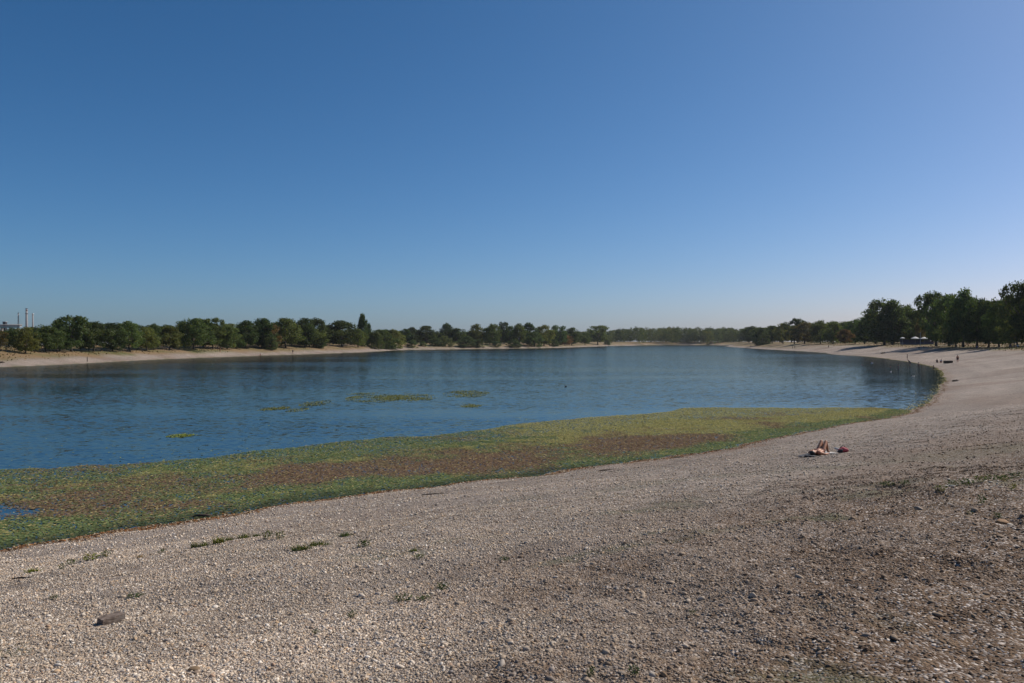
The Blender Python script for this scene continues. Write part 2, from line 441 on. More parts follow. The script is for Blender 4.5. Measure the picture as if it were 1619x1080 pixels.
PAL = np.array([(.34, .26, .185), (.46, .37, .27), (.54, .44, .33), (.38, .33, .28), (.62, .53, .42), (.22, .165, .12), (.47, .33, .20), (.72, .65, .55), (.28, .265, .25), (.40, .27, .18)])
PAL = PAL*np.array([1.12, 1.14, 1.19])
PW = np.array([.17, .2, .17, .12, .11, .06, .06, .05, .04, .02]); PW = PW/PW.sum()
CLEAR = [(*pix(176, 988), .115), (*pix(1297, 717), .75)]      # nothing lies inside the brick or the towel
def band(x, y, s):
    return .80+.40*fbm(s*.55, (x*.776+y*.631)*.05, 131, 3)*smooth(-9, 9, s)**.2
def pebble_points(n, y0, y1, rmean, rsig):
    yy = np.sqrt(RNG.uniform(y0*y0, y1*y1, n)); xx = RNG.uniform(-1, 1, n)*(.70*yy+1.0)
    ss = shore_dist(xx, yy); so = soil_mask(xx, yy, ss)
    n2 = fbm(xx*.8, yy*.8, 81, 3)
    keep = (ss > .1) & (RNG.uniform(0, 1, n) < smooth(58, 22, yy)+.02) & (RNG.uniform(0, 1, n) > so*(.25+.6*smooth(.72, .45, n2)))
    for bx_, by_, br_ in CLEAR: keep &= np.hypot(xx-bx_, yy-by_) > br_
    xx, yy, ss, so = xx[keep], yy[keep], ss[keep], so[keep]; n = len(xx)
    rr = np.exp(RNG.normal(math.log(rmean), rsig, n)); rr = np.clip(rr, .004, .045)*(1+.25*so*RNG.uniform(0, 1, n))
    zz = ground_z(xx, yy, ss)
    sc = np.stack([rr*RNG.uniform(.9, 1.3, n), rr*RNG.uniform(.8, 1.1, n), rr*RNG.uniform(.8, 1.2, n)], 1)
    zz = zz + sc[:, 2]*(RNG.uniform(-.25, .38, n) - .2*so)
    rot = np.stack([RNG.normal(0, .35, n), RNG.normal(0, .35, n), RNG.uniform(0, 6.283, n)], 1)
    pc = PAL[RNG.choice(len(PAL), n, p=PW)]*RNG.uniform(.8, 1.15, (n, 1))
    dust = np.array([.150, .092, .052]); du = so[:, None]*RNG.uniform(.62, 1.0, (n, 1)); pc = pc*(1-du) + dust*du*RNG.uniform(.7, 1.25, (n, 1))
    pc = pc*band(xx, yy, ss)[:, None]
    return np.stack([xx, yy, zz], 1), sc, rot, pc
groups = [pebble_points(300000, 2.6, 9.5, .0072, .46), pebble_points(240000, 9.5, 18, .0105, .42), pebble_points(330000, 18, 56, .017, .38)]
pp = [np.concatenate([g[k] for g in groups]) for k in range(4)]
pidx = np.concatenate([RNG.integers(0, 5, len(groups[0][0])), RNG.integers(5, 10, len(pp[0])-len(groups[0][0]))])
me = np_mesh('pebbles', pp[0], np.zeros((0, 3)), dict(scl=('FLOAT_VECTOR', pp[1]), rot=('FLOAT_VECTOR', pp[2]), pcol=('FLOAT_COLOR', pp[3]), pidx=('INT', pidx)))
PEBBLES = mob('pebbles', me, M['pebble']); tag(PEBBLES, kind='stuff', label='small rounded tan and grey pebbles covering the near beach', cat='pebbles')
ng = bpy.data.node_groups.new('scatter_pebbles', 'GeometryNodeTree')
ng.interface.new_socket('Geometry', in_out='INPUT', socket_type='NodeSocketGeometry'); ng.interface.new_socket('Geometry', in_out='OUTPUT', socket_type='NodeSocketGeometry')
gi = ng.nodes.new('NodeGroupInput'); go = ng.nodes.new('NodeGroupOutput'); ip = ng.nodes.new('GeometryNodeInstanceOnPoints')
ci = ng.nodes.new('GeometryNodeCollectionInfo'); ci.inputs['Collection'].default_value = pcoll; ci.inputs['Separate Children'].default_value = True; ci.inputs['Reset Children'].default_value = True
def named(nm, ty):
    a = ng.nodes.new('GeometryNodeInputNamedAttribute'); a.data_type = ty; a.inputs[0].default_value = nm
    return [o for o in a.outputs if o.enabled and o.name == 'Attribute'][0]
e2r = ng.nodes.new('FunctionNodeEulerToRotation')
L = ng.links.new
L(gi.outputs[0], ip.inputs['Points']); L(ci.outputs[0], ip.inputs['Instance']); ip.inputs['Pick Instance'].default_value = True
L(named('pidx', 'INT'), ip.inputs['Instance Index']); L(named('rot', 'FLOAT_VECTOR'), e2r.inputs[0]); L(e2r.outputs[0], ip.inputs['Rotation']); L(named('scl', 'FLOAT_VECTOR'), ip.inputs['Scale'])
L(ip.outputs[0], go.inputs[0])


# the larger stones, each its own piece of the beach
smesh = [pebble_mesh('stone', 300+k, 2) for k in range(8)]
for sm in smesh: sm.materials.append(M['stone'])
cnt = 0
while cnt < 300:
    yy = math.sqrt(random.uniform(3.6**2, 12.5**2)); xx = random.uniform(-.68, .68)*yy
    if random.random() > .35+.65*(xx/yy+.68)/1.36: continue
    st = mob('stone', smesh[cnt % 8], None, GROUND)
    rr = random.choice([.017, .02, .022, .026, .032])*random.uniform(.8, 1.25)*(.7+yy*.035)
    so_ = float(soil_mask(np.array([xx]), np.array([yy]), shore_dist(np.array([xx]), np.array([yy])))[0]); rr *= 1+.2*so_
    st.scale = (rr*1.25, rr, rr*random.uniform(.7, 1.0)); st.rotation_euler = (random.gauss(0, .2), random.gauss(0, .2), random.uniform(0, 6.28))
    st.location = (xx, yy, gz(xx, yy)+rr*.12)
    c = PAL[random.choices(range(10), PW)[0]]*random.uniform(.7, 1.05)
    so_ = float(soil_mask(np.array([xx]), np.array([yy]), shore_dist(np.array([xx]), np.array([yy])))[0])
    c = c*(1-.7*so_)+np.array([.19, .13, .082])*.7*so_
    st.color = (*c, 1); cnt += 1
print('pebbles done', len(pp[0]))

# ------------------------------------------------------------------ flakes: floating leaves, wrack, foliage
def quads(C, nrm, size, aspect, rng, shape=None):
    """one four-cornered leaf at each centre C, facing nrm"""
    n = len(C)
    a = rng.normal(size=(n, 3)); a -= nrm*np.sum(a*nrm, 1, keepdims=True); a /= np.linalg.norm(a, axis=1, keepdims=True)+1e-9
    b = np.cross(nrm, a); s = size[:, None]*.5
    a = a*s; b = b*s*aspect
    P = np.stack([C-a, C-b*.9+a*.1, C+a, C+b*.9+a*.1], 1).reshape(-1, 3)
    return P, np.arange(n*4).reshape(n, 4)

def flake_mesh(name, C, nrm, size, aspect, tint, rng):
    P, Fq = quads(C, nrm, size, aspect, rng)
    return np_mesh(name, P, Fq, dict(tint=('FLOAT_COLOR', np.repeat(tint, 4, 0))))

outer = [(-300, 742), (0, 741), (100, 737), (190, 734), (330, 724), (400, 713), (500, 703), (600, 692), (680, 689), (760, 680), (830, 669), (920, 661), (1000, 656), (1052, 652), (1082, 645), (1200, 644), (1300, 645), (1380, 644), (1432, 648)]
inner = [(1500, 640), (1450, 665), (1330, 685), (1100, 730), (800, 775), (500, 810), (0, 900), (-300, 960)]
MAT = [on_water(u, v) for u, v in outer+inner]
def mat_points(n):
    px = np.array(MAT); lo, hi = px.min(0), px.max(0)
    out = []
    tot = 0
    while tot < n:
        q = RNG.uniform(lo, hi, (400000, 2))
        q[:, 0] += 0
        wob = (fbm(q[:, 0]*.6, q[:, 1]*.6, 91, 3)-.5)*1.6
        ok = inside(MAT, q[:, 0]+wob*.3, q[:, 1]+wob)
        q = q[ok]; out.append(q); tot += len(q)
    return np.concatenate(out)[:n]
q = mat_points(480000)
qs = shore_dist(q[:, 0], q[:, 1]); al = q[:, 0]*.776+q[:, 1]*.631
qu = 809.5+F_PX*q[:, 0]/q[:, 1]; qv = 540+CAM_Z*F_PX/q[:, 1]
n1 = fbm(q[:, 0]*.35, q[:, 1]*.35, 101, 4); n2 = fbm(q[:, 0]*1.3, q[:, 1]*1.3, 111, 3)
hole = smooth(1.0, .55, np.hypot((q[:, 0]+18.2)/3.6, (q[:, 1]-25.3)/2.3)+(n2-.5)*.6)*.93      # open water at the left
edge = smooth(.25, -.35, qs+(n2-.5)*.5)
keep = (RNG.uniform(0, 1, len(q)) < edge*(1-hole)*(.72+.28*smooth(.25, .5, n2))*(1-.40*smooth(.88, 1.12, -qs/np.interp(al, [-5, 3, 20, 33, 45, 60], [14, 11.5, 10.5, 10, 9, 4])+(n1-.5)*.5)))
q, qs, al, n1, n2 = q[keep], qs[keep], al[keep], n1[keep], n2[keep]
width = np.interp(al, [-5, 3, 20, 33, 45, 60], [14, 11.5, 10.5, 10, 9, 4])
tband = np.clip(-qs/width, 0, 1.2)
brown = np.exp(-((tband-np.interp(al, [0, 20, 40], [.55, .45, .42]))/.27)**2)*(.25+.75*smooth(6, 17, al))*smooth(52, 34, al)*1.15 + (n1-.5)*2.1 + (n2-.5)*.4 + .22*smooth(8, 0, al)*0
yellow = smooth(24, 38, al)*.8*smooth(.15, .5, tband) + (n2-.45)*1.2 + .25*np.exp(-((tband-.8)/.15)**2)
k = len(q); base = np.tile(np.array([.082, .112, .034]), (k, 1))
w = smooth(.15, .7, yellow)[:, None]; base = base*(1-w)+np.array([.185, .175, .045])*w
w = smooth(.28, .75, brown+RNG.normal(0, .22, k))[:, None]; base = base*(1-w)+np.array([.118, .072, .040])*w
w = (RNG.uniform(0, 1, k) < .10)[:, None]; base = np.where(w, np.array([.24, .19, .06]), base)
w = (RNG.uniform(0, 1, k) < .07)[:, None]; base = np.where(w, base*np.array([.55, .57, .6]), base)
base = (base*.8+base.mean(1, keepdims=True)*.2)*RNG.uniform(1.2, 2.05, (k, 1))
w = (smooth(-1.4, -.3, qs+(n2-.5))*smooth(34, 22, al))[:, None]; base = base*(1-w*.55)+np.array([.012, .016, .016])*w
C = np.stack([q[:, 0], q[:, 1], RNG.uniform(.004, .022, k)], 1)
nr_ = np.stack([RNG.normal(0, .08, k), RNG.normal(0, .08, k), np.ones(k)], 1); nr_ /= np.linalg.norm(nr_, axis=1, keepdims=True)
me = flake_mesh('floating_leaves', C, nr_, RNG.uniform(.06, .155, k), .66, base, RNG)
o = mob('floating_plants', me, M['lily']); tag(o, 'wide mat of floating green and brown water plants along the near shore', 'water plants', kind='stuff')

kq = 2600; qx = RNG.uniform(-38, 30, kq*3); qy = RNG.uniform(24, 62, kq*3); qd = shore_dist(qx, qy); al_ = qx*.776+qy*.631
wd_ = np.interp(al_, [-5, 3, 20, 33, 45, 60], [14, 11.5, 10.5, 10, 9, 4]); ok = (-qd > wd_*.9) & (RNG.uniform(0, 1, len(qx)) < np.exp(-(-qd-wd_)/5.0)); qx, qy = qx[ok][:kq], qy[ok][:kq]; kq = len(qx)
nn = np.stack([RNG.normal(0, .1, kq), RNG.normal(0, .1, kq), np.ones(kq)], 1); nn /= np.linalg.norm(nn, axis=1, keepdims=True)
tag(mob('loose_floating_leaves', flake_mesh('loose_leaves', np.stack([qx, qy, np.full(kq, .012)], 1), nn, RNG.uniform(.08, .2, kq), .6, np.array([.16, .18, .06])*RNG.uniform(.6, 1.5, (kq, 1)), RNG), M['lily']), 'loose single leaves drifting off the outer edge of the plant mat', 'water plants', kind='stuff')
kf = 6000; selb = SHORE[10*7:17*7]; tb_ = RNG.uniform(0, len(selb)-1.001, kf*4); ib = tb_.astype(int); fb = (tb_-ib)[:, None]; pb = selb[ib]*(1-fb)+selb[ib+1]*fb+RNG.normal(0, 1.1, (kf*4, 2))
sb = shore_dist(pb[:, 0], pb[:, 1]); ok = (sb < .2) & (RNG.uniform(0, 1, len(sb)) < np.exp(sb/.4)); pb = pb[ok][:kf]; kf = len(pb)
nn = np.stack([RNG.normal(0, .15, kf), RNG.normal(0, .15, kf), np.ones(kf)], 1); nn /= np.linalg.norm(nn, axis=1, keepdims=True)
tag(mob('shore_fringe_plants', flake_mesh('fringe', np.stack([pb[:, 0], pb[:, 1], RNG.uniform(.005, .03, kf)], 1), nn, RNG.uniform(.1, .25, kf), .6, np.array([.26, .23, .11])*RNG.uniform(.6, 1.4, (kf, 1)), RNG), M['lily']), 'thin olive fringe of water plants round the bay at right', 'water plants', kind='stuff')
def patch(u0, u1, v0, v1, n, col, label):
    x0, y0 = on_water((u0+u1)/2, (v0+v1)/2); wx = abs(on_water(u1, (v0+v1)/2)[0]-on_water(u0, (v0+v1)/2)[0])/2
    wy = abs(on_water(0, v0)[1]-on_water(0, v1)[1])/2
    a = RNG.uniform(0, 6.283, n*3); rr = np.sqrt(RNG.uniform(0, 1, n*3))
    X = x0+wx*rr*np.cos(a); Y = y0+wy*rr*np.sin(a)
    ok = (fbm(X*.5, Y*.3, int(u0), 3)+.45*(1-rr)+RNG.normal(0, .13, len(X)) > .56); X, Y = X[ok][:int(n*.4)], Y[ok][:int(n*.4)]; k = len(X)
    C = np.stack([X, Y, RNG.uniform(.004, .03, k)], 1)
    nn = np.stack([RNG.normal(0, .15, k), RNG.normal(0, .15, k), np.ones(k)], 1); nn /= np.linalg.norm(nn, axis=1, keepdims=True)
    me = flake_mesh('floating_leaves', C, nn, RNG.uniform(.10, .22, k), .65, np.array(col)*RNG.uniform(.6, 1.4, (k, 1)), RNG)
    tag(mob('floating_plant_patch', me, M['lily']), label, 'water plants', 'loose patches of floating plants', 'stuff')
YG = (.14, .15, .05)
patch(548, 692, 622, 636, 9000, YG, 'largest yellow-green raft of floating plants out on the open water')
patch(700, 776, 617, 628, 3500, YG, 'yellow-green raft of floating plants right of the largest raft')
patch(725, 770, 638, 644, 900, YG, 'thin plant raft below and right of the largest raft')
patch(478, 532, 632, 643, 1200, YG, 'thin loose plant raft just left of the largest raft')
patch(410, 455, 642, 650, 1300, YG, 'leftmost plant raft of the chain in mid-lake')
patch(455, 486, 645, 652, 500, YG, 'smallest plant raft beside the leftmost raft of the chain')
patch(264, 308, 686, 692, 700, (.17, .20, .04), 'small lone plant raft on the dark water at left')
patch(545, 605, 621, 625, 700, YG, 'narrow plant streak behind the largest raft')

# wrack line of dead leaves along the near waterline
k = 26000
sel = SHORE[:12*7]; tt = RNG.uniform(0, len(sel)-1.001, k*2); i0 = tt.astype(int); fr_ = (tt-i0)[:, None]
pt = sel[i0]*(1-fr_)+sel[i0+1]*fr_; pt = pt+RNG.normal(0, .7, pt.shape)
sx = shore_dist(pt[:, 0], pt[:, 1]); dens = np.exp(-((sx-.5)/.22)**2)+.25*np.exp(-((sx-1.1)/.25)**2)*smooth(.45, .6, fbm(pt[:, 0]*.3, pt[:, 1]*.3, 7, 3)) + .03*(sx > 0)
ok = (RNG.uniform(0, 1, len(pt)) < dens) & (np.hypot(pt[:, 0], pt[:, 1]) > 5); pt = pt[ok][:k]; k = len(pt)
C = np.stack([pt[:, 0], pt[:, 1], np.maximum(ground_z(pt[:, 0], pt[:, 1]), 0)+RNG.uniform(.005, .03, k)], 1)
nn = np.stack([RNG.normal(0, .4, k), RNG.normal(0, .4, k), np.ones(k)], 1); nn /= np.linalg.norm(nn, axis=1, keepdims=True)
tb = np.array([(.20, .085, .035), (.14, .06, .028), (.26, .15, .07), (.36, .30, .22), (.09, .05, .03)])[RNG.choice(5, k, p=[.28, .14, .25, .28, .05])]*RNG.uniform(.7, 1.3, (k, 1))
o = mob('leaf_litter', flake_mesh('leaf_litter', C, nn, RNG.uniform(.05, .13, k), .6, tb, RNG), M['litter'])
tag(o, 'rusty line of dead leaves washed up along the waterline', 'leaf litter', kind='stuff')
# dry grass on the far banks
kg = 130000; gu = RNG.uniform(-60, 1680, kg); gy = np.exp(RNG.uniform(math.log(120), math.log(620), kg)); gxx = (gu-809.5)/F_PX*gy
gs = shore_dist(gxx, gy); gt = np.where(gxx > 50, 19.0, 7.5); ok = (gs > gt) & (gs < gt+45) & (fbm(gxx*.15, gy*.15, 141, 4)+RNG.normal(0, .08, kg) > .47) & (RNG.uniform(0, 1, kg) < smooth(0, 8, gs-gt)+.12)
gxx, gy, gs = gxx[ok], gy[ok], gs[ok]; kg = len(gxx)
nn = np.stack([RNG.normal(0, 1, kg), RNG.normal(0, 1, kg), RNG.normal(0, .35, kg)], 1); nn /= np.linalg.norm(nn, axis=1, keepdims=True)
gsz = RNG.uniform(.15, .55, kg); tg_ = np.array([(.20, .13, .06), (.26, .18, .085), (.13, .10, .04), (.09, .10, .035)])[RNG.choice(4, kg, p=[.4, .25, .2, .15])]*RNG.uniform(.7, 1.3, (kg, 1))
tag(mob('dry_grass', flake_mesh('dry_grass', np.stack([gxx, gy, ground_z(gxx, gy, gs)+gsz*.3], 1), nn, gsz, .7, tg_, RNG), M['litter']), 'dry brown grass on the banks under the trees', 'grass', kind='stuff')
print('flakes done', kg)

# ------------------------------------------------------------------ trees (built one unit high and one unit wide, then scaled)
def profile(kind):
    return {'oak':    (.15, [(0, .55), (.15, .88), (.4, 1.0), (.7, .85), (.9, .55), (1, .2)]),
            'tall':   (.13, [(0, .5), (.2, .85), (.45, 1.0), (.75, .75), (.92, .42), (1, .12)]),
            'poplar': (.05, [(0, .5), (.2, .95), (.5, 1.0), (.8, .7), (.95, .35), (1, .1)]),
            'willow': (.0, [(0, .85), (.25, 1.0), (.5, .95), (.75, .72), (.92, .42), (1, .15)]),
            'spread': (.18, [(0, .4), (.3, .65), (.6, .95), (.8, 1.0), (.93, .8), (1, .4)])}[kind]

def tree_proto(kind, seed, n=6500, K=72, leaf=.046):
    rng = np.random.default_rng(seed); h0, pr = profile(kind)
    px, py = zip(*pr)
    K = {'poplar': 60, 'willow': 84, 'spread': 56}.get(kind, K)
    hh = rng.uniform(0.0, 1, K)**1.0; th = rng.uniform(0, 6.283, K)
    rr = np.interp(hh, px, py)*.5*(.30+.66*np.sqrt(rng.uniform(0, 1, K)))*rng.uniform(.8, 1.12, K)*(1+.28*np.sin(2*th+rng.uniform(0, 6.28))*(kind != 'poplar'))*(1+.2*np.sin(th*3+hh*5+rng.uniform(0, 6.28)))
    cr = rng.uniform(.075, .145, K)*(1.15 if kind != 'spread' else .95)
    top = 1-h0
    cz = h0+hh*top*.93
    cc = np.stack([rr*np.cos(th), rr*np.sin(th), cz], 1)
    if kind == 'poplar': cr = cr*1.7
    w = cr**2; which = rng.choice(K, n, p=w/w.sum())
    d = rng.normal(size=(n, 3)); d /= np.linalg.norm(d, axis=1, keepdims=True)
    sc = np.array([1, 1, .72 if kind != 'poplar' else .55])
    rad_ = cr[which]*(.35+.65*np.sqrt(rng.uniform(0, 1, n)))*(1+.25*rng.normal(size=n)*.6)
    C = cc[which]+d*rad_[:, None]*sc
    C[:, 2] = np.clip(C[:, 2], .01, 1.03)
    nrm = d*.7+rng.normal(size=(n, 3))*.6+np.array([0, 0, .35]); nrm /= np.linalg.norm(nrm, axis=1, keepdims=True)
    tint = (rng.uniform(.8, 1.2, K)[which]*rng.uniform(.7, 1.3, n))[:, None]*np.array([1, 1, 1])
    warm = rng.uniform(0, 1, n) < .06
    tint[warm] *= np.array([1.7, 1.15, .7])
    crown = flake_mesh(kind+'_crown', C, nrm, leaf*rng.uniform(.6, 1.35, n)*(1.3 if kind == 'poplar' else 1), .75, tint, rng)
    crown.materials.append(M['leaf'])
    mb = MB(); lean = rng.normal(0, .02, 2)
    tt = h0+top*.45; tr = .030 if kind not in ('poplar',) else .045
    pts = [(0, 0, -.03), (lean[0]*.3, lean[1]*.3, h0*.5), (lean[0], lean[1], h0+.08), (lean[0]*1.5, lean[1]*1.5, tt)]
    mb.tube(pts, [tr*1.35, tr, tr*.8, tr*.3], 8)
    for j in rng.choice(K, min(9, K), replace=False):
        zb = max(.05, h0+rng.uniform(-.02, .22)*top); p0 = Vector((lean[0], lean[1], zb)); p1 = Vector(cc[j])
        if p1.z < zb: p0.z = max(.03, p1.z-.05)
        md_ = (p0+p1)/2+Vector((0, 0, -.02))
        mb.tube([p0, md_, p1], [tr*.5, tr*.32, tr*.12], 5)
    trunk = mb.mesh(kind+'_trunk', True); trunk.materials.append(M['bark'])
    return trunk, crown, (C, nrm, tint)
PROTO = {}
for kd, ns in (('oak', 9), ('tall', 6), ('poplar', 2), ('willow', 6), ('spread', 4)):
    PROTO[kd] = [tree_proto(kd, 500+17*i+len(kd)*101, {'willow': 6500, 'spread': 5200}.get(kd, 6500)) for i in range(ns)]
TREE_N = 0
DK = (.052, .072, .028); MD = (.080, .102, .036); OL = (.105, .112, .036); BR = (.13, .09, .042); BL = (.062, .080, .044); RD = (.135, .08, .04); PG = (.085, .105, .052)
def tree(u, vtop, wpx, Y, kind, col, label, group, cat='tree', name='tree', v=None):
    global TREE_N
    smin = {GL: 13.5, GM: 9.0, GR: 25.0}.get(group, 30.0) if kind != 'willow' else (12.0 if group == GL else 3.0)
    smin += random.uniform(0, 4)
    while float(shore_dist(np.array([(u-809.5)/F_PX*Y]), np.array([Y]))[0]) < smin: Y += 2.5      # out of the lake, onto the bank
    X = (u-809.5)/F_PX*Y; z = gz(X, Y)
    Hh = CAM_Z+(540-vtop)/F_PX*Y-z; Wd = wpx/F_PX*Y*(1.28 if kind != 'poplar' else 1.1)
    tr, cr, _ = PROTO[kind][(TREE_N if v is None else v) % len(PROTO[kind])]
    root = empty(name, (X, Y, z), TREE_N*2.39996)
    t1 = mob('trunk', tr, None, root, scl=(Wd*.5+Hh*.35, Wd*.5+Hh*.35, Hh)); c1 = mob('crown', cr, None, root, scl=(Wd, Wd, Hh))
    f = random.uniform(.8, 1.25); w_ = random.uniform(.82, 1.06); c1.color = (col[0]*f*w_, col[1]*f, col[2]*f, 1)
    tag(root, label, cat, group); TREE_N += 1
    return root
GL, GM, GR = 'trees on the left shore', 'trees and bushes on the far middle shore', 'trees along the right bank'
